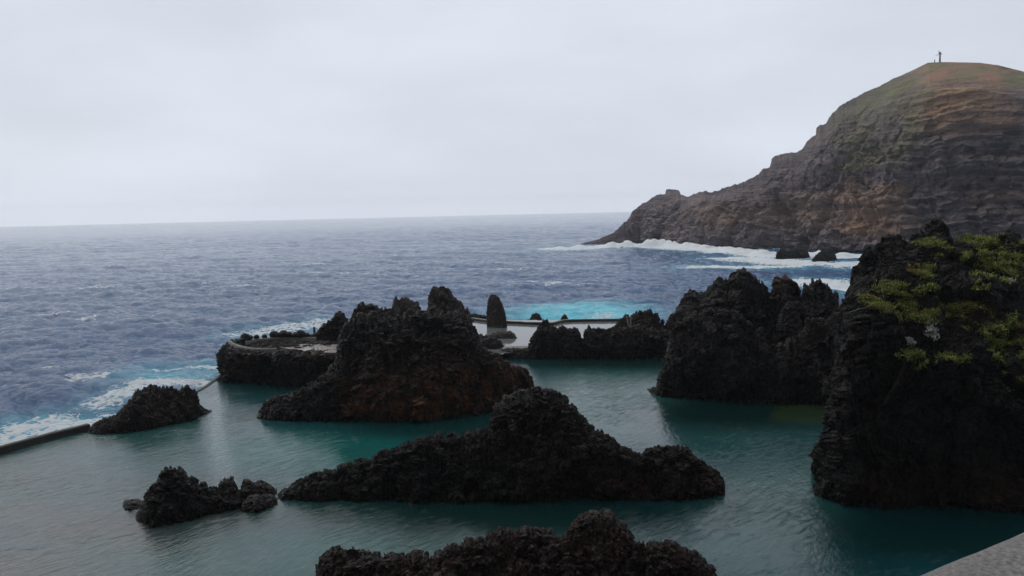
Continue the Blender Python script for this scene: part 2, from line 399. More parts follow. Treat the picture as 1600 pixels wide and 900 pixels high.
POOL = [(-420, 905), (-160, 768), (0, 712), (133, 669), (220, 636), (322, 606), (350, 586), (375, 575), (450, 568), (560, 560), (700, 548), (790, 552), (880, 548), (1050, 545), (1200, 560), (1400, 560), (1760, 640), (2400, 1500), (1500, 1700), (-800, 1700)]
def build_sea():
    az = np.radians(np.linspace(-62, 62, 1050))
    th = np.r_[np.linspace(27, 14, 160), np.linspace(14, 2.0, 560)[1:], np.linspace(2.0, 0.143, 210)[1:]]*math.pi/180
    r = (CAM_H-SEA_Z)/np.tan(th)
    A, Rr = np.meshgrid(az, r, indexing='ij')
    X = np.sin(A)*Rr; Y = np.cos(A)*Rr
    x, y = X.ravel(), Y.ravel(); rr = Rr.ravel()
    dr = np.gradient(r); drr = np.tile(dr, len(az))
    z1, dx1, dy1 = ocean_tile(512, 210.0, 7.5, math.radians(262), 3, 0.25)
    z2, dx2, dy2 = ocean_tile(384, 71.0, 3.6, math.radians(245), 8, 0.11)
    c, s = math.cos(0.5), math.sin(0.5)
    f1 = np.clip(1.6-drr/9.0, 0.25, 1); f2 = np.clip(1.4-drr/3.0, 0, 1)
    u1, v1 = x/210, y/210; u2, v2 = (c*x-s*y)/71, (s*x+c*y)/71
    H1, H2 = 0.22, 0.115
    z = H1*f1*samp(z1, u1, v1)+H2*f2*samp(z2, u2, v2)
    ddx = 1.2*(H1*f1*samp(dx1, u1, v1)); ddy = 1.2*(H1*f1*samp(dy1, u1, v1))
    e1_, e2_ = samp(dx2, u2, v2), samp(dy2, u2, v2)
    ddx = ddx+1.1*H2*f2*(c*e1_+s*e2_); ddy = ddy+1.1*H2*f2*(-s*e1_+c*e2_)
    # surf zones
    foam = np.zeros_like(x); turq = np.zeros_like(x); lift = np.zeros_like(x)
    P3 = np.stack([x, y, np.zeros_like(x)], -1)
    w = fbm(P3/14.0, 4, 5); w2 = fbm(P3/4.0, 4, 15)
    def band(pix, width, amt=1.0, t=0.0, tw=2.0, l=0.0, wob=0.5):
        nonlocal foam, turq, lift
        pts = [tuple(on_plane(a, b, SEA_Z)[:2]) for a, b in pix]
        dd = seg_dist(x, y, pts)*(1+wob*w)
        f = np.clip(1.35-dd/width, 0, 1)
        foam = np.maximum(foam, amt*f)
        turq = np.maximum(turq, t*np.clip(1-dd/(width*tw), 0, 1))
        if l: lift = np.maximum(lift, l*np.clip(1-dd/(width*0.7), 0, 1)**1.2)
    # breakers at the foot of the headland
    band([(872, 389), (930, 386), (1000, 384), (1050, 386), (1095, 391)], 12, 1.1, 0.35, 2.2, 0.8)
    band([(960, 386), (1000, 385), (1030, 384), (1060, 385), (1085, 388)], 8, 1.3, 0.3, 1.5, 3.4)
    band([(1090, 388), (1160, 396), (1220, 401), (1300, 402), (1390, 404)], 11, 1.2, 0.3, 2.0, 1.8)
    band([(1150, 404), (1250, 411), (1330, 415), (1400, 412)], 11, 1.1, 0.5, 1.8, 0.3)
    band([(1085, 417), (1160, 418), (1230, 417), (1300, 415)], 5.0, 1.0, 0.5, 3.0)
    band([(1270, 440), (1310, 446), (1350, 452)], 7, 1.1, 0.5, 2.0, 0.3)
    band([(860, 389), (900, 388)], 4, 0.8)
    band([(800, 484), (850, 480)], 2.0, 0.45, 0.5, 4)
    band([(930, 493), (955, 488)], 2.3, 0.6, 1.0, 3)
    # turquoise aerated water off the far pool
    pc = on_plane(905, 487, SEA_Z)
    e = np.sqrt(((x-pc[0])/11.5)**2+((y-pc[1])/13.0)**2)*(1+0.22*w)
    turq = np.maximum(turq, np.clip(1.5-1.1*e, 0, 1))
    turq = np.maximum(turq, 0.55*np.clip(1.25-np.sqrt(((x-on_plane(820, 484, SEA_Z)[0])/9.0)**2+((y-pc[1])/9.0)**2)*(1+0.3*w), 0, 1))
    # wash along the left side
    band([(385, 520), (430, 512), (480, 504), (530, 504)], 5.0, 0.74, 0.35, 1.6, 0.15)
    band([(400, 524), (480, 519), (540, 515)], 3.0, 0.5, 0.45, 1.8)
    band([(250, 578), (300, 574), (350, 573)], 1.6, 0.7, 0.55, 3.0)
    band([(240, 590), (300, 592), (352, 580)], 3.0, 0.42, 0.6, 1.8)
    band([(180, 624), (250, 600), (325, 602)], 2.8, 0.8, 0.4, 1.6)
    band([(-40, 688), (30, 670), (90, 655), (145, 655)], 3.6, 0.8, 0.6, 2.0, 0.12)
    band([(60, 655), (110, 640), (160, 645)], 2.0, 0.62, 0.5, 1.6)
    band([(-40, 700), (40, 684)], 2.0, 0.5, 0.6, 2.0)
    band([(728, 500), (980, 500)], 1.0, 0.6)
    z = z+lift*(0.6+0.7*w2+0.15*fbm(P3/2.2, 3, 25))+0.25*foam*w2*(lift > 0)
    # calmer and thinner near the pool walls
    # scattered whitecaps
    cap = np.clip((samp(z1, u1, v1)-2.3)*1.2+0.9*(samp(z2, u2, v2)-1.2)*0.35+0.4*w2, 0, 0.6)*(rr < 900)
    foam = np.maximum(foam, np.where((samp(z1, u1, v1) > 1.9) & (w2 > 0.2) & (drr < 6), 0.68, 0))
    poly = [tuple(on_plane(a, b, 0)[:2]) for a, b in POOL]; ins = np.zeros(x.shape, bool)
    for i in range(len(poly)):
        x1, y1 = poly[i]; x2, y2 = poly[(i+1) % len(poly)]
        ins ^= ((y1 > y) != (y2 > y)) & (x < (x2-x1)*(y-y1)/(y2-y1+1e-9)+x1)
    z = np.where(ins, -2.0, z)
    P = np.stack([x+ddx*~ins, y+ddy*~ins, SEA_Z+z], -1).reshape(len(az), len(r), 3)
    me = grid_mesh('sea', P[:, ::-1], smooth=True)
    g = lambda a: a.reshape(len(az), len(r))[:, ::-1]
    attr(me, 'foam', g(foam)); attr(me, 'turq', g(turq))
    t = NT('open_sea_water')
    fn = t.noise(0.75, 8, 0.72, dist=1.2, stretch=(0.7, 1.3, 1)); wv = t.new('ShaderNodeTexNoise'); wv.inputs['Scale'].default_value = 0.9; wv.inputs['Detail'].default_value = 4; t.l.new(t.pos(), wv.inputs['Vector'])
    sc_ = t.new('ShaderNodeVectorMath'); sc_.operation = 'MULTIPLY_ADD'; sc_.inputs[1].default_value = (2.4, 2.4, 0.0); t.l.new(wv.outputs['Color'], sc_.inputs[0]); t.l.new(t.pos(), sc_.inputs[2])
    fv = t.voro(0.9, 'DISTANCE_TO_EDGE', vec=sc_.outputs[0]); fs = t.noise(3.2, 5, 0.7)
    lace = t.math('ADD', t.math('MULTIPLY', fn, 0.9), t.math('MULTIPLY', fs, 0.28))
    lace = t.math('SUBTRACT', lace, t.ramp(fv, 0, 0.22, -0.13, 0.10))
    th_ = t.math('SUBTRACT', 1.02, t.math('MULTIPLY', t.attr('foam'), 0.82))
    th_ = t.math('SUBTRACT', lace, t.math('SUBTRACT', 0.98, t.math('MULTIPLY', t.attr('foam'), 0.66)))
    fm = t.ramp(th_, 0.0, 0.12)
    dark_water = t.mix(t.ramp(t.noise(0.03, 4), 0.35, 0.65), (0.010, 0.080, 0.215), (0.016, 0.094, 0.24))
    tq = t.math('MULTIPLY', t.attr('turq'), t.ramp(t.noise(0.22, 5, 0.6), 0.25, 0.6, 0.55, 1.0))
    body = t.mix(tq, dark_water, (0.19, 0.76, 0.92))
    t.l.new(t.ramp(tq, 0.1, 0.8, 0.38, 0.12), t.b.inputs['Specular IOR Level'])
    col = t.mix(fm, body, (0.80, 0.84, 0.86))
    n1 = t.noise(0.7, 6, 0.68, stretch=(0.55, 2.0, 1), rot=-0.1); n2 = t.noise(1.9, 5, 0.7, stretch=(0.6, 2.0, 1), rot=0.2)
    n1 = t.math('ABSOLUTE', t.math('SUBTRACT', n1, 0.5)); n1 = t.math('MULTIPLY', n1, -2.0)
    nor = t.bump(n1, 0.30, 1.0); nor = t.bump(n2, 0.22, 1.0, prev=nor)
    rg = t.mix(fm, (0.06, 0.06, 0.06), (0.9, 0.9, 0.9))
    m = t.fin(col, rg, nor); t.b.inputs['IOR'].default_value = 1.33; t.b.inputs['Specular IOR Level'].default_value = 0.38
    tag(link('sea', me, m), kind='structure')
build_sea()

# ------------------------------------------------------------------ headland
def build_headland():
    top = [(898, 384), (915, 379), (935, 374), (958, 364), (972, 352), (984, 339), (988, 330), (1000, 323), (1015, 311), (1032, 304), (1040, 304), (1041, 298), (1060, 298), (1064, 307), (1075, 308), (1088, 303), (1100, 301), (1120, 299), (1140, 293), (1165, 284), (1185, 274), (1192, 266), (1204, 260), (1206, 248), (1225, 241), (1252, 236), (1262, 222), (1275, 211), (1277, 200), (1292, 192), (1300, 180), (1312, 166), (1330, 157), (1345, 148), (1370, 137), (1395, 123), (1420, 113), (1440, 103), (1450, 98), (1475, 97), (1530, 98), (1560, 102), (1600, 112), (1660, 126), (1760, 170), (1900, 240)]
    base = [(898, 385), (950, 382), (1000, 380), (1050, 382), (1100, 388), (1160, 391), (1220, 393), (1300, 396), (1380, 398), (1600, 400), (1900, 402)]
    top = sorted(top)
    px, pt = resample(top, 1.0); pb = ip(base, px)
    pt = pt-np.clip((pb-pt)/30, 0, 1)*np.interp(px, [1300, 1360, 1430], [1.0, 0.5, 0.08])*(3.4*fbm(np.stack([px/11, 0*px, 0*px+3.3], -1), 4, 61, 0.6, True)-0.3)
    B = on_plane(px, pb, SEA_Z-0.5); rb = np.hypot(B[:, 0], B[:, 1])
    h = np.maximum(at_dist(px, pt, rb)[:, 2]-SEA_Z, 0.1)
    ker = np.hanning(61); ker /= ker.sum(); hs = np.convolve(np.pad(h, 30, mode='edge'), ker, 'valid')
    t1 = 3+0.75*hs
    cliff = np.clip((px-1330)/130, 0, 1); cliff = cliff*cliff*(3-2*cliff)
    T = at_dist(px, pt, rb+t1)
    n1, n2 = 380, 60
    s = np.linspace(0, 1, n1)
    ch = np.interp(s, [0, .1, .45, .84, .88, 1], [0, .06, .2, .32, .5, 1]); cz = np.interp(s, [0, .1, .45, .84, .88, 1], [0, .11, .48, .79, .86, 1.0])
    lh = np.interp(s, [0, .15, .5, 1], [0, .1, .42, 1]); lz = np.interp(s, [0, .15, .5, 1], [0, .2, .56, 1])
    c = cliff[:, None]
    U = lh[None]*(1-c)+ch[None]*c; Z = lz[None]*(1-c)+cz[None]*c
    P = B[:, None]*(1-U[..., None])+T[:, None]*U[..., None]; P[..., 2] = B[:, None, 2]*(1-Z)+T[:, None, 2]*Z
    K = at_dist(px, pt, rb+t1*2.2); K[:, 2] = SEA_Z-2
    sb = np.linspace(0, 1, n2)[1:, None, None]
    Q = (T[None]*(1-sb)+K[None]*sb); Q[..., 2] = T[None, :, 2]*(1-sb[..., 0]**1.7)+K[None, :, 2]*sb[..., 0]**1.7
    P = np.concatenate([P, Q.transpose(1, 0, 2)], 1)
    du = np.gradient(P, axis=0); dv = np.gradient(P, axis=1); N = np.cross(du, dv); N /= np.maximum(np.linalg.norm(N, axis=2, keepdims=True), 1e-9)
    for _ in range(6):
        N = N+np.roll(N, 1, 0)+np.roll(N, -1, 0)+np.roll(N, 1, 1)+np.roll(N, -1, 1); N /= np.maximum(np.linalg.norm(N, axis=2, keepdims=True), 1e-9)
    X = P.reshape(-1, 3); nv = P.shape[1]
    hh = np.repeat(hs, nv); loc = np.clip(hh/25, 0.12, 1); cl = np.repeat(cliff, nv)
    rowz = X[:, 2]
    ridge_fade = np.full((len(px), nv), 0.06); ridge_fade[:, :n1] = np.clip(((1-s)*1.9)**1.5, 0.03, 1)[None]; ridge_fade = ridge_fade.ravel()
    Xs = X*np.array([1, 1, 0.6]); Xs2 = X.copy(); warp = 7*fbm(X/45, 3, 3)+1.2*fbm(X/7, 3, 6)
    strat = vn(np.stack([X[:, 0]/55, X[:, 1]/55, (rowz+warp+0.05*X[:, 0])/2.6], -1), 4)+0.6*vn(np.stack([X[:, 0]/22, X[:, 1]/22, (rowz+warp)/0.95], -1), 5)
    d = 8.0*fbm(Xs/34, 4, 11, 0.5)*(1-0.45*cl)+3.4*fbm(Xs/9, 5, 13, 0.62, True)*(1-0.6*cl)
    d += (0.9+1.0*cl)*strat
    d += 1.7*blocks(Xs/8.0+0.3*fbm(X/9, 3, 8)[:, None], 31)*(1-0.45*cl); d += 1.3*blocks(X/np.array([3.2, 3.2, 2.0]), 32)
    f1, f2 = worley(X/np.array([26, 26, 70]), 31); d -= 2.5*np.exp(-((f2-f1)/0.07)**2)*(1-0.5*cl)
    f1, f2 = worley(X/3.5, 33); d += 1.0*(0.5-f1)
    capm = (np.clip((px-1430)/30, 0, 1)[:, None]*np.r_[np.clip((s-0.86)*30, 0, 1), np.ones(nv-n1)][None]).ravel()
    d *= (1-0.9*capm)
    Y = X+N.reshape(-1, 3)*(d*loc*ridge_fade)[:, None]
    me = grid_mesh('headland', Y.reshape(P.shape))
    qx, qy = project(Y)
    nn = fbm(Y/12, 4, 77)
    gr = np.clip(1.2*capm, 0, 1)
    g2 = np.zeros(len(Y))
    for cx, cy, rx, ry in ((1400, 150, 45, 22), (1390, 200, 45, 50), (1330, 200, 40, 30), (1350, 245, 28, 16), (1380, 215, 28, 22), (1410, 180, 26, 30), (1425, 140, 30, 22), (1330, 262, 22, 8), (1370, 175, 30, 30), (1470, 118, 40, 9)):
        g2 = np.maximum(g2, ell(qx, qy, cx, cy, rx, ry, 0.5))
    g2 = g2*np.clip(0.7+1.3*nn, 0, 1)
    och = np.zeros(len(Y))
    for cx, cy, rx, ry, a in ((1440, 105, 40, 10, .6), (1500, 165, 75, 40, .95), (1540, 185, 50, 18, 1), (1450, 160, 40, 45, .6), (1390, 300, 26, 14, .7), (1350, 330, 60, 35, .7), (1330, 300, 15, 20, .8), (1360, 355, 60, 12, .9), (1560, 300, 60, 30, .35), (1250, 330, 60, 30, .35), (1120, 335, 50, 20, .35)):
        och = np.maximum(och, a*ell(qx, qy, cx, cy, rx, ry, 0.5))
    attr(me, 'grass', np.maximum(gr, g2)); attr(me, 'cap', gr); attr(me, 'ochre', och); attr(me, 'loose', (1-cl)*np.clip((rowz-25)/30, 0, 1))
    t = NT('layered_cliff_rock')
    st = t.noise(0.42, 7, 0.68, stretch=(0.09, 0.09, 1), dist=0.5); st2 = t.noise(1.5, 5, 0.68, stretch=(0.09, 0.09, 1), dist=0.6); a = t.noise(0.09, 6, 0.62); b = t.noise(0.6, 6, 0.7)
    col = t.mix(t.ramp(st, 0.38, 0.62), (0.13, 0.112, 0.128), (0.28, 0.225, 0.215))  # rock tones paled to stand in for part of the haze
    col = t.mix(t.ramp(b, 0.42, 0.66, 0, 0.6), col, (0.065, 0.060, 0.070))
    of = t.math('MULTIPLY', t.attr('ochre'), t.ramp(t.math('ADD', t.math('MULTIPLY', st, 0.6), t.math('MULTIPLY', a, 0.5)), 0.36, 0.58))
    col = t.mix(of, col, t.mix(t.ramp(st2, 0.4, 0.62), (0.36, 0.20, 0.14), (0.52, 0.36, 0.21)))
    col = t.mix(t.ramp(st2, 0.60, 0.70, 0, 0.5), col, (0.055, 0.047, 0.055))
    col = t.mix(t.math('MULTIPLY', t.attr('loose'), t.ramp(b, 0.4, 0.6, 0.2, 0.7)), col, (0.23, 0.22, 0.19))
    col = t.mix(t.math('MULTIPLY', t.attr('grass'), t.ramp(b, 0.3, 0.58, 0.35, 0.95)), col, t.mix(t.ramp(a, 0.4, 0.6), (0.15, 0.165, 0.075), (0.27, 0.25, 0.13)))
    cp = t.math('MULTIPLY', t.attr('cap'), t.ramp(t.noise(0.10, 5, 0.6), 0.44, 0.58))
    col = t.mix(cp, col, (0.38, 0.22, 0.155))
    nor = t.bump(t.math('ADD', st2, b), 1.2, 0.8)
    tag(link('headland', me, t.fin(col, 0.9, nor, Specular_IOR_Level=0.2)), kind='structure')
    return Y
HL = build_headland()

# ------------------------------------------------------------------ pool water
def water_mat(name, far=False):
    t = NT(name)
    crest = W(330, 690)-W(60, 770); ang = math.atan2(crest.y, crest.x)
    n1 = t.noise(1.5, 6, 0.62, stretch=(0.26, 1.25, 1), rot=-ang, dist=0.5)
    n2 = t.noise(3.6, 4, 0.6, stretch=(0.4, 1.3, 1), rot=-ang-0.45, dist=0.4)
    n3 = t.noise(0.35, 3, 0.5)
    A = t.ramp(t.noise(0.09, 3, 0.5), 0.35, 0.65, 0.45, 1.0)
    h = t.math('MULTIPLY', t.math('ADD', t.math('MULTIPLY', n1, 1.0), t.math('MULTIPLY', n2, 0.7)), A)
    nor = t.bump(h, 0.012 if far else 0.036, 1.0)
    if not far:
        n4 = t.noise(2.4, 5, 0.7, stretch=(0.45, 1.2, 1), rot=-ang+0.25, dist=0.8)
        nor = t.bump(t.math('MULTIPLY', t.math('POWER', n4, 4.5), t.ramp(t.noise(0.16, 3, 0.5), 0.38, 0.6, 0.35, 1.3)), 0.085, 1.0, prev=nor)
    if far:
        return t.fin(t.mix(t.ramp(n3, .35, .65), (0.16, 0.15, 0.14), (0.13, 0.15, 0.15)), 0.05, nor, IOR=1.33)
    big = t.noise(0.075, 4, 0.55, dist=0.6); fine = t.noise(0.5, 5, 0.6)
    col = t.mix(t.ramp(big, 0.36, 0.62), (0.003, 0.036, 0.042), (0.007, 0.054, 0.062))
    col = t.mix(t.attr('shallow'), col, (0.030, 0.098, 0.088))
    col = t.mix(t.math('MULTIPLY', t.attr('sand'), t.ramp(fine, 0.3, 0.6, 0.6, 1)), col, (0.050, 0.040, 0.034))
    col = t.mix(t.attr('teal'), col, (0.004, 0.125, 0.108))
    col = t.mix(t.math('MULTIPLY', t.attr('dark_water'), 0.85), col, (0.0008, 0.010, 0.0095))
    col = t.mix(t.attr('algae'), col, t.mix(t.ramp(fine, .35, .65), (0.040, 0.055, 0.014), (0.022, 0.040, 0.012)))
    return t.fin(col, 0.015, nor, IOR=1.33, Specular_IOR_Level=0.68)
M_POOL = water_mat('calm_pool_water'); M_FAR = water_mat('pale_still_water', True)

def water_sheet(name, pix, z, mat, step=0.5, depth=0.6):
    poly = [tuple(on_plane(a, b, z)[:2]) for a, b in pix]
    xs = [p[0] for p in poly]; ys = [p[1] for p in poly]
    gx = np.arange(min(xs), max(xs)+step, step); gy = np.arange(min(ys), max(ys)+step, step)
    X, Yg = np.meshgrid(gx, gy, indexing='ij')
    inside = np.zeros(X.shape, bool)
    n = len(poly)
    cx, cy = X[:-1, :-1]+step/2, Yg[:-1, :-1]+step/2
    ins = np.zeros(cx.shape, bool)
    for i in range(n):
        x1, y1 = poly[i]; x2, y2 = poly[(i+1) % n]
        if y1 == y2: continue
        ins ^= ((y1 > cy) != (y2 > cy)) & (cx < (x2-x1)*(cy-y1)/(y2-y1)+x1)
    idx = np.arange(X.size).reshape(X.shape)
    q = np.stack([idx[:-1, :-1], idx[1:, :-1], idx[1:, 1:], idx[:-1, 1:]], -1)[ins]
    used = np.unique(q); mp_ = np.full(X.size, -1); mp_[used] = np.arange(len(used))
    V = np.stack([X.ravel()[used], Yg.ravel()[used], np.full(len(used), z)], -1)
    me = soup(name, V, mp_[q].tolist(), True)
    qx, qy = project(V)
    return me, V, qx, qy
me, V, qx, qy = water_sheet('pool_water', POOL, 0.0, M_POOL, 0.25)
nw = fbm(V/4.0, 4, 3)
e = lambda *a: ell(qx, qy, *a)
attr(me, 'shallow', np.clip(np.maximum.reduce([e(620, 860, 330, 75, .6), 1.1*e(960, 620, 100, 60, .6), 1.0*e(1200, 800, 110, 90, .7), 0.6*e(250, 690, 250, 70, .7), 0.5*e(1150, 690, 120, 60, .7)])+0.3*nw, 0, 1)*0.9)
attr(me, 'sand', np.clip(np.maximum.reduce([e(170, 820, 260, 40, .7), 0.9*e(20, 890, 120, 40, .6), 0.5*e(40, 745, 150, 25, .7)])+0.35*nw, 0, 1)*0.75)
attr(me, 'teal', np.clip(np.maximum.reduce([1.25*e(560, 705, 200, 34, .6), 0.6*e(700, 668, 90, 20, .6), 0.35*e(980, 590, 150, 14, .6)])+0.25*nw-0.1, 0, 1)*0.6)
attr(me, 'dark_water', np.clip(np.maximum.reduce([e(830, 800, 330, 45, .5), e(1450, 830, 230, 60, .5), e(680, 665, 170, 22, .4)*0.7, e(1150, 645, 150, 26, .5), e(960, 567, 120, 9, .5), e(450, 603, 110, 14, .6)*.6])+0.2*nw, 0, 1))  # dark rock shading at the waterline, put into the water colour
qx = qx+5*nw; qy = qy+1.5*nw
sl = 0.6*(np.clip((qx-1203+0.5*(qy-640))/12, 0, 1)*np.clip((1330-qx)/6, 0, 1)*np.clip((664-qy+0.05*(qx-1250))/7, 0, 1)*np.clip((qy-626)/4, 0, 1))
attr(me, 'algae', sl)
tag(link('pool_water', me, M_POOL), kind='structure')
FARP = [(700, 560), (722, 500), (860, 500.5), (985, 498), (1060, 510), (1060, 540), (900, 545), (835, 545), (770, 556)]
me, V, qx, qy = water_sheet('lagoon_water', FARP, 0.55, M_FAR, 0.5)
tag(link('lagoon_water', me, M_FAR), kind='structure')

# ------------------------------------------------------------------ rocks
def R(*a, **k): return rock(*a, **k)
z_low = lambda lo, hi: (lambda Y, x, y: np.clip((hi-Y[:, 2])/(hi-lo), 0, 1))
rk = {}
# far pinnacles behind the central mass
rk['b1'] = R('lava_rock', 'rounded grey brown lava knob rising behind the left top of the big central rock', [(548, 545), (550, 510), (553, 490), (560, 477), (568, 472), (577, 473), (584, 482), (590, 490), (596, 510), (600, 545)], [(548, 560), (600, 560)], M_BROWN, 21, base_r=66, spacing=0.8)
rk['b2'] = R('lava_rock', 'pale grey lava outcrop with a low peak behind the top middle of the central rock', [(580, 545), (585, 480), (592, 477), (602, 480), (612, 478), (618, 467), (628, 463), (636, 463), (644, 470), (652, 475), (657, 488), (660, 545)], [(580, 560), (660, 560)], M_GREY, 22, base_r=68, spacing=0.8)
rk['b3'] = R('lava_rock', 'tall brown blunt pinnacle sloping down rightwards, highest peak behind the central rock', [(666, 545), (670, 510), (671, 462), (675, 452), (683, 447), (694, 446), (701, 452), (706, 463), (716, 470), (724, 478), (731, 485), (735, 500), (742, 545)], [(666, 560), (742, 560)], M_GREY, 23, base_r=70, spacing=0.8)
# walkway platform
plat_top = [(349, 585), (350, 560), (352, 545), (356, 538), (362, 533), (375, 530), (400, 529), (430, 527), (470, 526), (500, 527), (540, 532), (575, 540), (590, 560)]
def plat_rust(Y, x, y): return 0.25*ell(x, y, 465, 550, 60, 10)+0.2*ell(x, y, 375, 575, 25, 20)
rk['plat'] = R('lava_rock', 'long flat topped lava outcrop carrying the curved walkway at the pool corner', plat_top, [(349, 592), (358, 596), (400, 600), (450, 601), (520, 604), (590, 604)], M_BASALT, 31,
    mids=[([(349, 570), (353, 545), (365, 545), (400, 549), (440, 551), (500, 553), (590, 556)], 0.6)], ztop=2.45, off=5.2, k1=0.9, k2=0.5, spacing=0.8, rust=plat_rust, amp=0.24)
rk['lip'] = R('lava_rock', 'low line of dark clinker blocks along the near edge of the paved terrace', [(425, 556), (432, 548), (440, 545), (450, 549), (462, 546), (475, 548), (488, 546), (500, 549), (512, 546), (525, 549), (540, 551), (548, 558)], [(425, 557), (548, 559)], M_BASALT, 36, base_r=66.3, z0=1.9, spacing=0.6, k1=0.8)
rk['rub'] = R('lava_rubble', 'long heap of dark rubble on the walkway outcrop under the stone row', [(392, 541), (400, 534), (415, 530), (428, 529), (445, 530), (462, 531), (478, 530), (492, 532), (500, 536), (506, 541)], [(392, 542), (440, 540), (506, 541)], M_BASALT, 35, z0=2.2, spacing=0.6, k1=0.7, cat='rubble')
rk['spire'] = R('lava_rock', 'pointed reddish lava spire standing on the walkway outcrop', [(484, 546), (490, 530), (495, 518), (503, 507), (513, 500), (522, 496), (527, 489), (533, 487), (539, 493), (543, 505), (548, 516), (556, 535), (562, 548)], [(484, 547), (562, 550)], M_BROWN, 33, base_r=74, z0=2.2, spacing=0.7)
# central mass
def cen_rust(Y, x, y): return 1.5*np.clip((3.4-Y[:, 2])/2.0, 0, 1)*np.clip((x-520)/40, 0, 1)*np.clip((845-x)/90, 0, 1)+0.25*ell(x, y, 700, 590, 140, 50)
rk['cen'] = R('lava_rock', 'massive broad lava rock in the middle of the pool with a rusty brown foot', [(401, 652), (403, 643), (412, 630), (425, 622), (450, 614), (470, 610), (485, 602), (500, 590), (512, 580), (522, 566), (530, 545), (534, 522), (543, 505), (552, 494), (565, 488), (585, 490), (600, 493), (640, 491), (668, 487), (690, 489), (712, 487), (728, 490), (736, 505), (745, 520), (744, 532), (756, 546), (772, 552), (800, 569), (822, 578), (832, 588), (836, 603)],
    [(401, 653), (430, 657), (500, 657), (600, 659), (680, 656), (760, 645), (800, 632), (836, 610)], M_BASALT, 41, k1=0.75, k2=0.7, rust=cen_rust, spacing=0.95)
rk['cenl'] = R('lava_rock', 'low craggy rock in front of the left flank of the big central rock', [(418, 650), (425, 632), (445, 622), (470, 612), (490, 606), (503, 596), (512, 602), (522, 622), (530, 650)], [(418, 657), (470, 658), (530, 658)], M_BASALT, 43, spacing=0.9)
# left rock by the sea wall
rk['left'] = R('lava_rock', 'isolated low craggy rock beside the sea wall on the left', [(133, 674), (150, 660), (168, 651), (186, 644), (196, 632), (207, 622), (214, 610), (228, 606), (236, 604), (255, 606), (276, 606), (292, 603), (303, 608), (308, 620), (311, 632), (320, 637), (331, 642)], [(133, 677), (160, 679), (200, 677), (250, 667), (300, 656), (331, 644)], M_BASALT, 51, spacing=0.8, k1=0.8, rust=lambda Y, x, y: 0.1+0*x)
# lower left
rk['ll'] = R('lava_rock', 'craggy black rock with a rounded hump at its left in the lower left water', [(212, 812), (218, 798), (226, 785), (232, 768), (245, 750), (254, 738), (268, 731), (284, 734), (297, 746), (312, 752), (330, 760), (338, 762), (345, 756), (350, 747), (355, 752), (362, 748), (368, 757), (376, 763), (381, 753), (388, 750), (396, 758), (404, 752), (416, 755), (424, 761), (433, 768)], [(212, 814), (236, 825), (300, 812), (370, 794), (433, 772)], M_BASALT, 61, spacing=0.9, k1=0.7)
rk['ll2'] = R('lava_rock', 'small flat rock at the right foot of the lower left black rock', [(375, 796), (380, 782), (392, 776), (405, 775), (415, 773), (428, 776), (434, 784)], [(375, 798), (400, 803), (434, 788)], M_BASALT, 63, spacing=0.8, k1=0.6)
rk['ll3'] = R('lava_rock', 'tiny flat rock alone in the water, left of the lower left black rock', [(192, 792), (195, 784), (203, 780), (214, 780), (223, 784), (226, 790)], [(192, 795), (202, 799), (226, 792)], M_BASALT, 65, spacing=0.8, k1=0.9)
# centre long
def long_rust(Y, x, y): return 0.9*np.clip((2.2-Y[:, 2])/1.6, 0, 1)*np.clip((x-820)/120, 0, 1)+0.3*ell(x, y, 880, 680, 160, 60)
rk['long'] = R('lava_rock', 'long dark lava ridge with a central peak stretching across the middle of the pool', [(434, 778), (440, 768), (455, 759), (472, 748), (490, 742), (505, 737), (520, 738), (535, 729), (552, 722), (566, 718), (580, 722), (592, 710), (610, 702), (640, 691), (665, 684), (690, 680), (720, 680), (745, 677), (766, 668), (774, 655), (776, 640), (783, 628), (800, 616), (820, 611), (845, 606), (860, 612), (880, 620), (890, 633), (903, 644), (915, 656), (932, 670), (945, 680), (962, 688), (974, 698), (985, 708), (1004, 711), (1015, 703), (1032, 697), (1060, 696), (1078, 703), (1087, 714), (1100, 727), (1117, 735), (1124, 748), (1130, 760), (1133, 770)],
    [(434, 780), (480, 785), (560, 781), (700, 783), (900, 783), (1000, 781), (1100, 779), (1133, 773)], M_DARK, 71, k1=0.75, k2=0.8, rust=long_rust, spacing=0.95, amp=0.12)
# bottom
rk['bot'] = R('lava_rock', 'nearest reddish brown lava rock cut by the bottom edge of the view', [(493, 912), (496, 885), (505, 868), (520, 858), (538, 856), (555, 861), (580, 868), (610, 872), (640, 873), (665, 871), (690, 868), (706, 855), (730, 848), (760, 840), (790, 832), (830, 830), (860, 833), (888, 838), (895, 820), (908, 808), (930, 803), (955, 806), (968, 818), (980, 828), (988, 846), (1010, 852), (1040, 852), (1065, 860), (1085, 868), (1100, 878), (1112, 892), (1122, 915)],
    [(493, 925), (560, 950), (700, 965), (900, 965), (1050, 950), (1122, 925)], M_BROWN, 81, k1=0.6, k2=0.7, rust=lambda Y, x, y: 0.5+0*x, amp=0.12, fine=1.2)
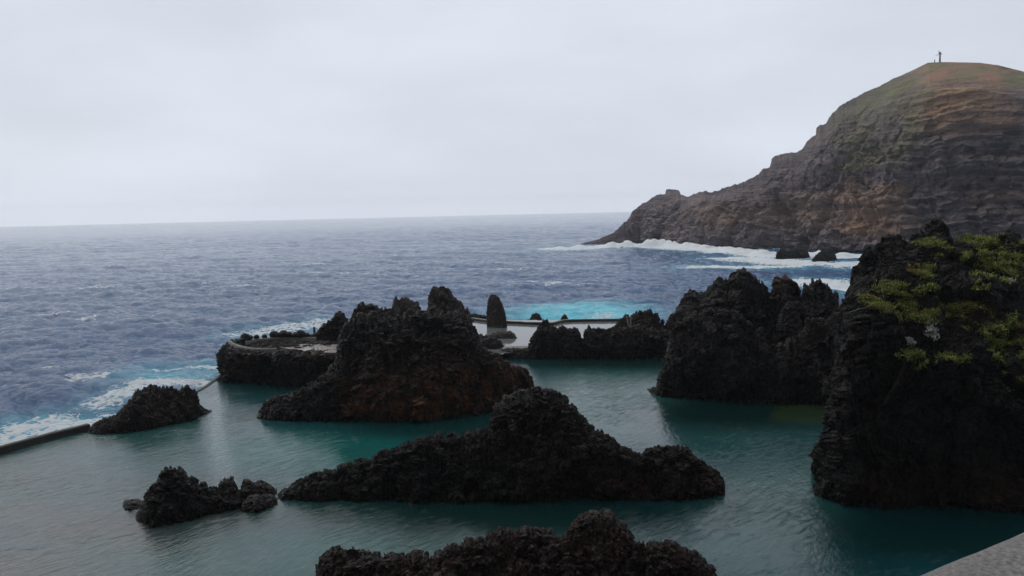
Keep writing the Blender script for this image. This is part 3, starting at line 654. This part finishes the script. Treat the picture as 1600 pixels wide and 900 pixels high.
# between the pools
rk['cone'] = R('lava_rock', 'dark cone shaped rock between the main pool and the pale far pool', [(824, 556), (827, 540), (833, 524), (840, 513), (846, 502), (853, 497), (859, 501), (866, 511), (874, 519), (880, 530), (886, 556)], [(824, 560), (886, 561)], M_BASALT, 91, spacing=0.75)
rk['rdg'] = R('lava_rock', 'row of dark stubby lava crags closing the far end of the main pool', [(866, 556), (870, 522), (874, 512), (879, 509), (886, 513), (895, 510), (903, 512), (907, 522), (911, 532), (915, 524), (918, 514), (924, 508), (930, 511), (938, 515), (950, 513), (962, 513), (980, 512), (1000, 512), (1030, 512), (1060, 520), (1090, 530)], [(866, 561), (950, 561), (1090, 560)], M_BASALT, 93, spacing=0.8)
rk['hump'] = R('lava_rock', 'broad reddish topped rock hump with pale poles in front', [(955, 530), (958, 513), (966, 503), (975, 495), (982, 490), (990, 489), (1000, 486), (1013, 484), (1024, 489), (1034, 496), (1039, 503), (1046, 499), (1049, 490), (1058, 492), (1070, 494), (1090, 500), (1100, 530)], [(955, 540), (1100, 540)], M_BROWN, 95, spacing=0.8, base_r=82)
# right middle mass
rk['rb'] = R('lava_rock', 'high jagged back wall of dark rock with a reddish knob, right of centre', [(1050, 560), (1056, 520), (1064, 497), (1069, 480), (1070, 462), (1074, 455), (1085, 454), (1100, 456), (1108, 447), (1117, 437), (1124, 433), (1131, 438), (1141, 442), (1146, 432), (1153, 424), (1160, 421), (1171, 426), (1179, 434), (1189, 441), (1198, 446), (1206, 449), (1211, 438), (1218, 432), (1227, 431), (1236, 436), (1241, 446), (1250, 449), (1259, 441), (1270, 437), (1283, 440), (1294, 445), (1304, 452), (1310, 465), (1314, 478), (1325, 475), (1340, 470), (1380, 470), (1400, 560)], [(1050, 600), (1400, 600)], M_BASALT, 101, base_r=62, k1=0.5, spacing=0.9, rust=lambda Y, x, y: 0.8*ell(x, y, 1227, 440, 16, 12), amp=0.11, notch=0.9, spiky=1.3)
rk['rf'] = R('lava_rock', 'bulky lower rock shoulder right of the pool channel, in front of the jagged wall', [(1011, 608), (1020, 603), (1030, 599), (1034, 585), (1040, 565), (1044, 540), (1050, 520), (1062, 505), (1080, 494), (1100, 487), (1120, 484), (1145, 484), (1160, 495), (1172, 508), (1190, 510), (1200, 535), (1212, 542), (1225, 535), (1240, 520), (1262, 500), (1290, 498), (1310, 510), (1340, 520), (1380, 530)], [(1011, 611), (1030, 618), (1100, 626), (1200, 633), (1290, 635), (1380, 638)], M_BASALT, 103, k1=0.55, spacing=0.9, amp=0.13)
rk['rb2'] = R('lava_rock', 'rounded dark boulder shape in the saddle of the jagged wall', [(1218, 500), (1222, 484), (1232, 474), (1243, 471), (1255, 474), (1264, 484), (1270, 500)], [(1218, 510), (1270, 512)], M_BASALT, 105, base_r=60, z0=4.0, spacing=0.8)
# vegetated cliff rock at right
GREENS = [(1460, 388, 26, 10, 1), (1542, 383, 30, 18, 1), (1575, 392, 20, 12, .7), (1535, 420, 16, 30, .8), (1440, 424, 16, 8, .8), (1400, 452, 28, 10, 1), (1432, 470, 50, 16, 1), (1382, 470, 25, 8, .8), (1445, 492, 42, 14, .9), (1520, 482, 52, 18, 1), (1575, 420, 22, 14, .6), (1582, 522, 34, 24, 1), (1372, 503, 12, 8, .8), (1420, 558, 14, 7, .8), (1440, 570, 12, 6, .8), (1560, 548, 14, 22, .7), (1592, 600, 16, 9, .6), (1525, 505, 40, 10, .7), (1345, 455, 8, 8, .5), (1480, 560, 25, 6, .4), (1570, 585, 18, 16, .5)]
def veg_mask(Y, x, y):
    m = np.zeros(len(x)); nn = fbm(Y/0.9, 4, 7)
    for cx, cy, rx, ry, a in GREENS: m = np.maximum(m, a*ell(x, y, cx, cy, rx*1.05, ry*1.15, 0.45))
    return np.clip(m*1.15+2.4*nn-0.68, 0, 1)*(m > 0.02)
cl_top = [(1270, 762), (1271, 742), (1274, 722), (1288, 704), (1297, 685), (1304, 655), (1309, 620), (1315, 580), (1320, 545), (1326, 508), (1331, 480), (1337, 464), (1344, 452), (1350, 440), (1355, 420), (1362, 402), (1370, 388), (1377, 378), (1388, 370), (1398, 366), (1405, 370), (1413, 374), (1420, 377), (1425, 366), (1435, 361), (1447, 357), (1453, 347), (1460, 341), (1468, 339), (1475, 349), (1481, 362), (1487, 372), (1505, 372), (1520, 369), (1535, 372), (1548, 376), (1560, 374), (1565, 365), (1573, 360), (1583, 360), (1590, 366), (1595, 378), (1612, 384), (1660, 392), (1720, 410), (1800, 450)]
rk['cliff'] = R('lava_cliff', 'huge black lava cliff at the right edge, green plants growing over its ledges', cl_top, [(1270, 764), (1278, 774), (1300, 783), (1400, 789), (1500, 796), (1600, 802), (1800, 822)], M_DARK, 111,
    mids=[([(1270, 760), (1290, 640), (1310, 560), (1350, 530), (1400, 540), (1500, 560), (1600, 620), (1800, 660)], 1.8), ([(1270, 760), (1290, 620), (1315, 490), (1350, 465), (1400, 462), (1450, 478), (1500, 492), (1560, 520), (1600, 540), (1800, 590)], 5.0),
          ([(1270, 760), (1290, 612), (1318, 482), (1352, 446), (1400, 420), (1450, 430), (1500, 440), (1560, 440), (1600, 450), (1800, 520)], 8.0)],
    off=2.5, k1=0.75, k2=0.5, rust=lambda Y, x, y: 1.0*np.clip((2.2-Y[:, 2])/0.8, 0, 1)*np.clip((x-1330)/40, 0, 1)+0.5*ell(x, y, 1500, 500, 60, 20), moss=veg_mask, spacing=0.85, amp=0.125)
# standing stone and companions in the far pool
SZ = 0.55
rk['stone'] = R('standing_stone', 'tall smooth upright stone standing alone in the pale far pool', [(761, 507), (761.5, 480), (763, 468), (767, 461), (773, 460), (779, 464), (785, 475), (789, 487), (791, 497), (792, 507)], [(761, 511), (792, 512)], M_GREY, 121, z0=SZ, spacing=0.5, k1=0.18, k2=0.2, amp=0.075, spiky=0.25)
rk['s2'] = R('lava_rock', 'low grey boulder in the far pool, at the foot of the upright stone', [(764, 528), (768, 520), (778, 517), (790, 516), (798, 517), (805, 522), (808, 528)], [(764, 529), (808, 529)], M_GREY, 123, z0=SZ, spacing=0.5, k1=0.6, amp=0.09)
rk['s3'] = R('lava_rock', 'dark rounded boulder nearer than the upright stone, beside the concrete ledge', [(744, 547), (748, 534), (758, 528), (770, 527), (781, 531), (786, 538), (785, 547)], [(744, 550), (785, 549)], M_BASALT, 125, z0=0.3, spacing=0.6, k1=0.6)
rk['s3b'] = R('lava_rock', 'grey rubble rock tucked against the right flank of the central rock', [(736, 540), (739, 527), (745, 522), (755, 522), (765, 523), (772, 530)], [(736, 541), (772, 540)], M_GREY, 126, z0=0.4, spacing=0.6, k1=0.5)
rk['s4'] = R('lava_rock', 'pointed brown rock on the seaward side of the far pool wall', [(818, 503), (822, 499), (828, 498), (831, 490), (837, 487), (842, 489), (846, 497), (850, 503)], [(818, 505), (850, 505)], M_GREY, 127, base_r=100, z0=-1.0, spacing=0.5, k1=0.5)
rk['s5'] = R('lava_rock', 'small dark triangular rock poking above the far pool wall', [(875, 502), (878, 494), (882, 490), (886, 494), (889, 502)], [(875, 503), (889, 503)], M_BASALT, 128, base_r=102, z0=-1.0, spacing=0.5, k1=0.5)
rk['s6'] = R('lava_rock', 'flat low black rock beyond the far pool wall, left of the upright stone', [(729, 496), (737, 489), (748, 491), (758, 493), (768, 499)], [(729, 500), (768, 502)], M_BASALT, 129, base_r=104, z0=-1.0, spacing=0.5)
rk['s7'] = R('lava_rock', 'row of low dark crags under the concrete ledge', [(778, 552), (785, 545), (800, 543), (815, 544), (832, 544), (836, 556)], [(778, 558), (800, 561), (836, 561)], M_BASALT, 130, spacing=0.6, k1=0.5, amp=0.08)
# rocks off the headland
for k, (tp, bs, lb) in enumerate([
    ([(1211, 404), (1214, 394), (1222, 388), (1236, 390), (1245, 386), (1258, 389), (1263, 395), (1268, 403)], [(1213, 405), (1266, 405)], 'wide low rock streaming with foam below the headland, left of the pair'),
    ([(1266, 408), (1271, 402), (1277, 396), (1284, 390), (1291, 392), (1299, 391), (1305, 398), (1310, 407)], [(1268, 409), (1309, 408)], 'dark rounded rock in white surf below the headland, right of the pair'),
    ([(1352, 408), (1358, 402), (1368, 400), (1380, 398), (1392, 402), (1400, 412)], [(1352, 410), (1400, 415)], 'half hidden rock in white surf beside the green topped cliff')]):
    R('sea_rock', lb, tp, bs, M_BASALT, 140+k, z0=SEA_Z, spacing=0.5, k1=0.7, group='rocks in the surf below the headland')

# ------------------------------------------------------------------ concrete and masonry
def conc_mat(name, c0, c1, s=1.0, rough=0.85, bumpd=0.02):
    t = NT(name); a = t.noise(1.2*s, 6, 0.6); b = t.noise(22*s, 4, 0.7); c = t.noise(6*s, 5, 0.7)
    col = t.mix(t.ramp(a, 0.35, 0.68), c0, c1); col = t.mix(t.ramp(c, 0.5, 0.75, 0, 0.6), col, tuple(0.5*x for x in c0))
    return t.fin(col, rough, t.bump(t.math('ADD', b, c), bumpd, 0.8), Specular_IOR_Level=0.3)
M_CONC = conc_mat('weathered_concrete', (0.20, 0.19, 0.175), (0.28, 0.265, 0.24))
M_DCONC = conc_mat('dark_side_concrete', (0.025, 0.023, 0.021), (0.045, 0.042, 0.037))  # darker tone for the wall sides, under paler tops
M_WALLTOP = conc_mat('grey_top_concrete', (0.075, 0.072, 0.066), (0.12, 0.115, 0.105))

def ribbon_wall(name, label, pix, z_top, z_bot, width, mat, cap=None, seed=0, cat='wall', wob=0.05, kind=None):
    pts = [np.array(on_plane(a, b, z_top)[:2]) for a, b in pix]
    L = [0]
    for p, q in zip(pts[:-1], pts[1:]): L.append(L[-1]+np.linalg.norm(q-p))
    n = max(8, int(L[-1]/0.25)); u = np.linspace(0, L[-1], n)
    P = np.stack([np.interp(u, L, [p[0] for p in pts]), np.interp(u, L, [p[1] for p in pts])], -1)
    t = np.gradient(P, axis=0); t /= np.linalg.norm(t, axis=1, keepdims=True); nr = np.stack([-t[:, 1], t[:, 0]], -1)
    if (nr*P).sum() < 0: nr = -nr
    prof = [(0, z_bot), (0, z_bot*0.5+z_top*0.5), (0, z_top-0.05), (0.04, z_top), (width*0.5, z_top), (width-0.04, z_top), (width, z_top-0.05), (width, z_bot)]
    G = np.zeros((n, len(prof), 3))
    for j, (o, z) in enumerate(prof): G[:, j, :2] = P+nr*o; G[:, j, 2] = z
    q = G.reshape(-1, 3); w = fbm(q/0.8, 3, seed)
    q[:, 0] += wob*w; q[:, 1] += wob*np.roll(w, 3); q[:, 2] += wob*0.5*w*(q[:, 2] > z_bot+0.1)
    G = q.reshape(G.shape)
    body = link(name, grid_mesh(name, G), mat)
    if cap:
        C = G[:, 2:7].copy(); C[:, :, 2] += 0.006; C[:, 0, 2] -= 0.02; C[:, -1, 2] -= 0.02
        C[:, 0, :2] -= nr*0.004; C[:, -1, :2] += nr*0.004
        link('coping', grid_mesh('coping', C), cap, body)
    if kind: tag(body, kind=kind)
    else: tag(body, label, cat)
    return body
ribbon_wall('sea_wall', 'straight low concrete sea wall at the left edge between surf and pool', [(-420, 868), (-160, 744), (0, 699), (70, 680), (140, 663)], 0.40, -2.5, 0.42, M_DCONC, M_WALLTOP, 1, wob=0.07)
ribbon_wall('pool_wall', 'thin overflow wall level with the water, between the left rock and the walkway outcrop', [(308, 612), (325, 603), (340, 592), (352, 582)], 0.05, -2.5, 0.35, M_DCONC, M_WALLTOP, 2, wob=0.03)
ribbon_wall('lagoon_wall', 'thin pale wall closing the far pool from the sea, beyond the upright stone', [(722, 495), (745, 498), (765, 500.5), (800, 502), (830, 503.5), (865, 504), (880, 500), (895, 499), (985, 498)], 0.85, -2.0, 0.4, M_DCONC, M_CONC, 3, wob=0.06)
# concrete ledge near the far pool
V, Fc = prism([tuple(W(a, b, 0.8)[:2]) for a, b in [(783, 545), (829, 545), (831, 540), (789, 541)]], 0.2, 0.8)
tag(link('concrete_ledge', soup('concrete_ledge', V, Fc), M_CONC), 'small pale concrete landing beside the cone shaped rock, far end of the pool', 'landing')
# wet terrace on the outcrop
t = NT('wet_beige_paving'); c = t.mix(t.ramp(t.noise(0.8, 5, 0.6), 0.4, 0.6), (0.20, 0.16, 0.125), (0.12, 0.092, 0.07))
M_WET = t.fin(c, t.ramp(t.noise(0.6, 3), 0.4, 0.6, 0.12, 0.5), t.bump(t.noise(6, 4), 0.01))
plz = 2.66
V, Fc = prism([tuple(W(a, b, plz)[:2]) for a, b in [(432, 541), (450, 538.5), (480, 537.5), (520, 538), (560, 540), (556, 550), (520, 551), (487, 550), (465, 548), (445, 544)]], 2.0, plz)
tag(link('paved_terrace', soup('paved_terrace', V, Fc), M_WET), 'wet beige paved terrace between the reddish spire and the outcrop edge', 'terrace')
# curved walkway rim with stones
rim_f = [(356, 531), (362, 536), (375, 541), (392, 544), (410, 545), (432, 544)]
rim_b = [(383, 533), (400, 529.5), (430, 527.5), (460, 526.5), (494, 527)]
def strip(name, label, pix, z, w, th, mat, cat):
    return ribbon_wall(name, label, pix, z, z-th, w, mat, None, 5, cat, wob=0.02)
strip('walkway_kerb', 'pale curved kerb along the near rim of the walkway outcrop', rim_f, 2.84, 0.22, 0.6, M_CONC, 'kerb')
strip('walkway_kerb', 'pale straight kerb along the seaward rim, under a row of stones', rim_b, 2.84, 0.22, 0.6, M_CONC, 'kerb')
def small_stone(seed, r):
    rng = np.random.RandomState(seed); u = np.linspace(0, 2*np.pi, 15); v = np.linspace(0, np.pi, 10)
    U, Vv = np.meshgrid(u, v, indexing='ij'); P = np.stack([np.cos(U)*np.sin(Vv), np.sin(U)*np.sin(Vv), -np.cos(Vv)], -1).reshape(-1, 3)
    d = 1+0.28*fbm(P*1.6+seed*3.3, 3, seed)
    P = P*d[:, None]*r*np.array([1, 0.9, 0.8]); P[:, 2] += r*0.55
    me = grid_mesh('rim_stone', P.reshape(15, 10, 3)); attr(me, 'rust', np.zeros(150)); attr(me, 'moss', np.zeros(150)); me.materials.append(M_BASALT); return me
stone_me = [small_stone(k+2, 0.42) for k in range(4)]
rs = random.Random(4)
def put_stones(pix, z, n, group, lab):
    p = np.array(pix); u = np.linspace(0, 1, n); idx = u*(len(p)-1)
    for k in range(n):
        x = np.interp(idx[k], range(len(p)), p[:, 0])+rs.uniform(-1.2, 1.2); y = np.interp(idx[k], range(len(p)), p[:, 1])
        o = bpy.data.objects.new('rim_stone', stone_me[rs.randrange(4)]); COL.objects.link(o)
        o.location = W(x, y-0.3, z-0.03); s = rs.uniform(0.55, 1.15); o.scale = (s*rs.uniform(.8, 1.2), s, s*rs.uniform(.8, 1.15)); o.rotation_euler = (0, 0, rs.uniform(0, 6))
        tag(o, lab, 'stone', group)
put_stones([(432, 527.3), (494, 526.6)], 2.84, 11, 'stones in a row along the seaward rim', 'dark stone in the row on the seaward kerb of the outcrop')
put_stones([(372, 536), (384, 532), (400, 529.5), (428, 527.3)], 2.84, 7, 'larger stones at the bend of the walkway rim', 'dark stone on the rim where the walkway bends, left of the row')

def post(name, label, px, py, z, h, r, mat, cat='post'):
    b = W(px, py, z); V, Fc = tube([b, b+Vector((0.01, 0, h*0.5)), b+Vector((0, 0, h))], [r, r*0.95, r*0.9], 10)
    return tag(link(name, soup(name, V, Fc), mat), label, cat)
t = NT('dark_painted_metal'); M_METAL = t.fin((0.03, 0.03, 0.032), 0.6)
post('marker_post', 'short dark post at the end of the stone row, left of the reddish spire', 491.5, 527, 2.6, 1.0, 0.11, M_METAL)
t = NT('sun_bleached_wood'); M_WOOD = t.fin(t.mix(t.ramp(t.noise(6, 4), .4, .6), (0.33, 0.31, 0.28), (0.22, 0.2, 0.18)), 0.8)
# bleached pole frame on the hump
root = bpy.data.objects.new('pole_frame', None); COL.objects.link(root)
c0 = Vector(at_dist(984.0, 522, 79.0)); root.location = c0
tag(root, 'thin pale pole frame leaning against the reddish rock hump at the far pool', 'pole frame')
def rel(px, py, r=79.0): return Vector(at_dist(px, py, r))-c0
for nm, pts, rd in (('pole', [(979, 494), (981, 503), (983, 511), (983.5, 530)], .075), ('pole', [(985.5, 493), (985.3, 510), (985, 523)], .075), ('strut', [(983, 510), (977, 513), (971, 515.5)], .05), ('strut', [(984, 536), (980, 539), (973, 541)], .045), ('strut', [(985, 511), (994, 508), (1000, 507)], .04)):
    V, Fc = tube([rel(a, b, 79-0.5*(b > 530)) for a, b in pts], rd, 8); link(nm, soup(nm, V, Fc), M_WOOD, root)
# parapet and terrace near the camera
t = NT('speckled_stone'); a = t.noise(60, 6, 0.75, stretch=(1, 1, 1)); b = t.noise(7, 4, 0.6); c = t.noise(25, 5, 0.7)
col = t.mix(t.ramp(a, 0.38, 0.62), (0.11, 0.10, 0.09), (0.33, 0.31, 0.29)); col = t.mix(t.ramp(b, 0.4, 0.7, 0, 0.45), col, (0.16, 0.15, 0.14))
M_PAR = t.fin(col, 0.8, t.bump(t.math('ADD', a, c), 0.012, 1.0))
pz = 12.95
A, B_ = W(1396, 900, pz), W(1604, 818, pz); e1 = (B_-A).normalized(); nn_ = Vector((e1.y, -e1.x, 0)); 
A2, B2 = A-e1*1.2, B_+e1*6
th_ = 0.5
nx, ny = 90, 12
G = np.zeros((nx, ny, 3))
prof = [(0, pz-2.2), (0, pz-0.9), (0.0, pz-0.06), (0.012, pz-0.02), (0.04, pz), (0.12, pz+0.005), (0.25, pz+0.008), (0.38, pz+0.005), (0.46, pz), (0.488, pz-0.02), (0.5, pz-0.06), (0.5, pz-0.75)]
for i in range(nx):
    p = A2.lerp(B2, i/(nx-1))
    for j, (o, z) in enumerate(prof): q = p+nn_*o; G[i, j] = (q.x, q.y, z)
q = G.reshape(-1, 3); q += 0.006*np.stack([fbm(q/0.15, 3, s) for s in (1, 2, 3)], -1)
tag(link('parapet', grid_mesh('parapet', q.reshape(G.shape)), M_PAR), 'speckled grey stone parapet top cutting across the bottom right corner', 'parapet')

# ------------------------------------------------------------------ beacon on the summit
def summit(px):
    qx_, qy_ = project(HL); m = np.abs(qx_-px) < 1.5; i = np.where(m)[0][np.argmin(qy_[m])]; return Vector(HL[i])
t = NT('grey_painted_metal'); M_GM = t.fin((0.22, 0.22, 0.23), 0.5)
t = NT('red_brown_masonry'); M_RB = t.fin((0.10, 0.06, 0.05), 0.8)
t = NT('white_painted_masonry'); M_WHITE = t.fin((0.75, 0.75, 0.74), 0.6)
sp = summit(1467.5); k = np.hypot(sp.x, sp.y)/F
bea = bpy.data.objects.new('beacon', None); COL.objects.link(bea); bea.location = sp; tag(bea, 'small navigation beacon with lamp and side arm on the headland summit', 'beacon')
def prt(nm, V, Fc, m, par=bea): return link(nm, soup(nm, V, Fc), m, par)
prt('base', *prism([(-1.5*k, -1*k), (1.5*k, -1*k), (1.5*k, 1*k), (-1.5*k, 1*k)], -1.0, 0.5*k), M_WHITE)
prt('column', *tube([(0, 0, 0.3*k), (0, 0, 5*k), (0, 0, 9.5*k)], [1.15*k, 1.0*k, 0.9*k], 12), M_RB)
prt('gallery', *tube([(0, 0, 9.5*k), (0, 0, 10.1*k)], [1.9*k, 1.9*k], 12), M_WHITE)
prt('lamp_housing', *tube([(0, 0, 10.1*k), (0, 0, 12.2*k), (0, 0, 13.2*k)], [1.5*k, 1.6*k, 0.5*k], 12), M_GM)
prt('antenna', *tube([(-1.5*k, 0, 10.1*k), (-1.5*k, 0, 15.3*k)], [0.5*k, 0.4*k], 8), M_GM)
prt('side_arm', *tube([(-1.2*k, 0, 10.2*k), (-6.2*k, 0, 8.4*k)], [0.4*k, 0.3*k], 8), M_WHITE)
sp2 = summit(1459.5); V, Fc = tube([(sp2.x, sp2.y, sp2.z-1), (sp2.x, sp2.y, sp2.z+3.6*k)], [0.6*k, 0.5*k], 8)
tag(link('marker_post', soup('marker_post', V, Fc), M_METAL), 'short dark post beside the beacon on the headland summit', 'post')

# ------------------------------------------------------------------ plants on the cliff
def leafmat(name, a, b, r=0.6):
    t = NT(name); c = t.mix(t.math('MULTIPLY', t.ramp(t.attr('rnd'), 0.2, 0.8), t.ramp(t.noise(2.0, 4, 0.7), 0.3, 0.6, 0.45, 1.0)), a, b)
    m = t.fin(c, r, None, Specular_IOR_Level=0.3)
    tr = t.new('ShaderNodeBsdfTranslucent'); t.l.new(c, tr.inputs[0]); ms = t.new('ShaderNodeMixShader'); ms.inputs[0].default_value = 0.4
    t.l.new(t.b.outputs[0], ms.inputs[1]); t.l.new(tr.outputs[0], ms.inputs[2]); t.l.new(ms.outputs[0], t.out.inputs['Surface'])
    return m
M_LEAF = leafmat('green_leaves', (0.05, 0.08, 0.018), (0.44, 0.47, 0.13)); M_LEAF2 = leafmat('yellow_green_leaves', (0.09, 0.06, 0.014), (0.40, 0.34, 0.10))
M_SILV = leafmat('silvery_leaves', (0.30, 0.32, 0.29), (0.80, 0.82, 0.78))
P2, N2 = rk['cliff'][1]
me_c = rk['cliff'][0].data
nv_ = len(me_c.vertices); co = np.zeros(nv_*3, np.float32); me_c.vertices.foreach_get('co', co); co = co.reshape(-1, 3).astype(float)
vnr = np.zeros(nv_*3, np.float32); me_c.vertices.foreach_get('normal', vnr); vnr = vnr.reshape(-1, 3).astype(float)
if (vnr*(co-np.array([0, 0, CAM_H]))).sum() > 0: vnr = -vnr
mo = veg_mask(co, *project(co)); rng = np.random.RandomState(9)
up = np.clip(vnr[:, 2]*1.2+0.45, 0, 1)
w_ = mo*up*(vnr[:, 2] > -0.1)
def leaves(name, centers, normals, n_each, size, spread, mat, seed, upb=0.8, parent=None, wide=0.3):
    r = np.random.RandomState(seed); m = len(centers)*n_each
    C = np.repeat(centers, n_each, 0)+r.normal(size=(m, 3))*spread*np.array([1, 1, 0.4])
    Nn = np.repeat(normals, n_each, 0)
    D = r.normal(size=(m, 3))*0.75+Nn*0.6+np.array([0, 0, upb]); D /= np.linalg.norm(D, axis=1, keepdims=True)
    S = np.cross(D, r.normal(size=(m, 3))); S /= np.maximum(np.linalg.norm(S, axis=1, keepdims=True), 1e-6)
    rnd = np.repeat(r.rand(m), 5)*0.7+np.repeat(np.repeat(r.rand(len(centers)), n_each), 5)*0.3
    L = size*(0.5+r.rand(m))[:, None]; Wd = L*wide
    dn = np.cross(S, D)*L*0.25
    Vv = np.stack([C-S*Wd*0.25, C+S*Wd*0.25, C+D*L*0.55+S*Wd*0.5, C+D*L*0.55-S*Wd*0.5, C+D*L+dn], 1).reshape(-1, 3)
    i = np.arange(m)*5
    loops = np.stack([i, i+1, i+2, i+3, i+3, i+2, i+4], -1).reshape(-1)
    me = bpy.data.meshes.new(name); me.vertices.add(len(Vv)); me.vertices.foreach_set('co', Vv.reshape(-1).astype(np.float32))
    me.loops.add(len(loops)); me.loops.foreach_set('vertex_index', loops.astype(np.int32))
    me.polygons.add(2*m); ls = np.stack([np.arange(m)*7, np.arange(m)*7+4], -1).reshape(-1); me.polygons.foreach_set('loop_start', ls.astype(np.int32)); me.update(calc_edges=True)
    attr(me, 'rnd', rnd)
    return link(name, me, mat, parent)
pick = rng.choice(nv_, 6500, p=w_/w_.sum())
yel = fbm(co[pick]/1.3, 3, 44)+0.2*rng.normal(size=len(pick)) > 0.1
tag(leaves('ground_cover', co[pick[~yel]], vnr[pick[~yel]], 10, 0.12, 0.10, M_LEAF, 1), kind='stuff')
tag(leaves('dry_ground_cover', co[pick[yel]], vnr[pick[yel]], 10, 0.10, 0.09, M_LEAF2, 2), kind='stuff')
def near(px, py, k=1):
    qx_, qy_ = project(co); d = (qx_-px)**2+(qy_-py)**2
    vis = np.hypot(co[:, 0], co[:, 1]); c = np.where(d < 12)[0]
    if len(c) == 0: c = np.argsort(d)[:8]
    return c[np.argmin(vis[c])]
for (px, py, nb, sz, lb) in [(1457, 512, 16, 0.16, 'silvery grey plant spilling down the cliff, largest of the pale ones'), (1421, 530, 9, 0.14, 'small silvery plant low on the cliff, left of the big pale one'), (1581, 437, 9, 0.15, 'silvery plant high on the cliff by the right edge')]:
    r = np.random.RandomState(px); cs = []
    c = co[near(px, py)]; dd_ = np.linalg.norm((co-c)/np.array([1, 1, 1.6]), axis=1); cand = np.where((dd_ < 0.022*nb) & (vnr[:, 1] < 0.1))[0]
    wgt = np.exp(-dd_[cand]*1.5/(0.022*nb)); cs = co[r.choice(cand[dd_[cand] < 0.016*nb+0.05], nb*2) if True else r.choice(cand, nb, p=wgt/wgt.sum())]+np.array([0, -0.08, 0.05]); o = leaves('silvery_plant', cs, np.tile([0, -0.7, 0.5], (len(cs), 1)), 9, sz*0.75, 0.07, M_SILV, px, wide=0.5); tag(o, lb, 'plant')
for q_, (px, py, sz, lb) in enumerate([(1378, 455, .42, 'spiky green plant at the left end of the overgrown ledge'), (1400, 448, .45, 'tall leafy plant on the brow of the overgrown ledge'), (1448, 500, .4, 'leafy green plant just above the big silvery one'), (1545, 380, .42, 'bushy green plant on the top of the cliff near its second peak'),
    (1568, 415, .4, 'feathery green plant on the upper right slope of the cliff'), (1515, 400, .35, 'small green plant in the gully under the cliff top'), (1545, 515, .45, 'grey green rosette plant on the right hand ledge'), (1575, 505, .4, 'fan leaved plant at the edge of the grassy right ledge'), (1463, 380, .38, 'green tuft on the ledge below the highest cliff peak'), (1595, 380, .35, 'green tuft by the right peak of the cliff'), (1555, 560, .4, 'hanging green plant low on the right side of the cliff'), (1420, 556, .3, 'lone green tuft on the dark lower cliff face'), (1441, 570, .32, 'bright green tuft lowest on the dark cliff face')]):
    c = co[near(px, py)]; r = np.random.RandomState(q_); cs = c+r.normal(size=(9, 3))*np.array([.22, .12, .1])
    o = leaves('leafy_plant', cs, np.tile([0, -0.3, 0.6], (9, 1)), 18, sz*0.62, 0.05, M_LEAF, 50+q_, 0.5, wide=0.16); tag(o, lb, 'plant')

# ------------------------------------------------------------------ unseen hill behind the terrace, put in to block skylight
gx = np.linspace(-420, 420, 90); gy = np.linspace(-9, -330, 60)
Xh, Yh = np.meshgrid(gx, gy, indexing='ij'); q = np.stack([Xh.ravel(), Yh.ravel(), 0*Xh.ravel()], -1)
dd_ = -Yh.ravel()
zz = np.interp(dd_, [9, 14, 30, 150, 330], [-3, 11.5, 12.5, 100, 118])
zz = zz+np.clip(dd_-30, 0, 60)/60*7*fbm(q/45, 5, 91)
q[:, 2] = np.minimum(zz, 124)
t = NT('scrub_covered_slope'); t.fin(t.mix(t.ramp(t.noise(0.08, 6, 0.65), .4, .6), (0.05, 0.06, 0.03), (0.07, 0.055, 0.045)), 0.95)
tag(link('unseen_hillside', grid_mesh('unseen_hillside', q.reshape(90, 60, 3)), t.m), kind='structure')

# ------------------------------------------------------------------ haze
V, Fc = prism([(-6100, -400), (6100, -400), (6100, 6150), (-6100, 6150)], -8, 130)
t = NT('sea_haze'); t.n.remove(t.b); pv = t.new('ShaderNodeVolumePrincipled'); pv.inputs['Color'].default_value = (0.965, 0.985, 1.0, 1); pv.inputs['Density'].default_value = 0.00015; pv.inputs['Anisotropy'].default_value = 0.45
t.l.new(pv.outputs[0], t.out.inputs['Volume'])
tag(link('haze', soup('haze', V, Fc), t.m), kind='stuff')
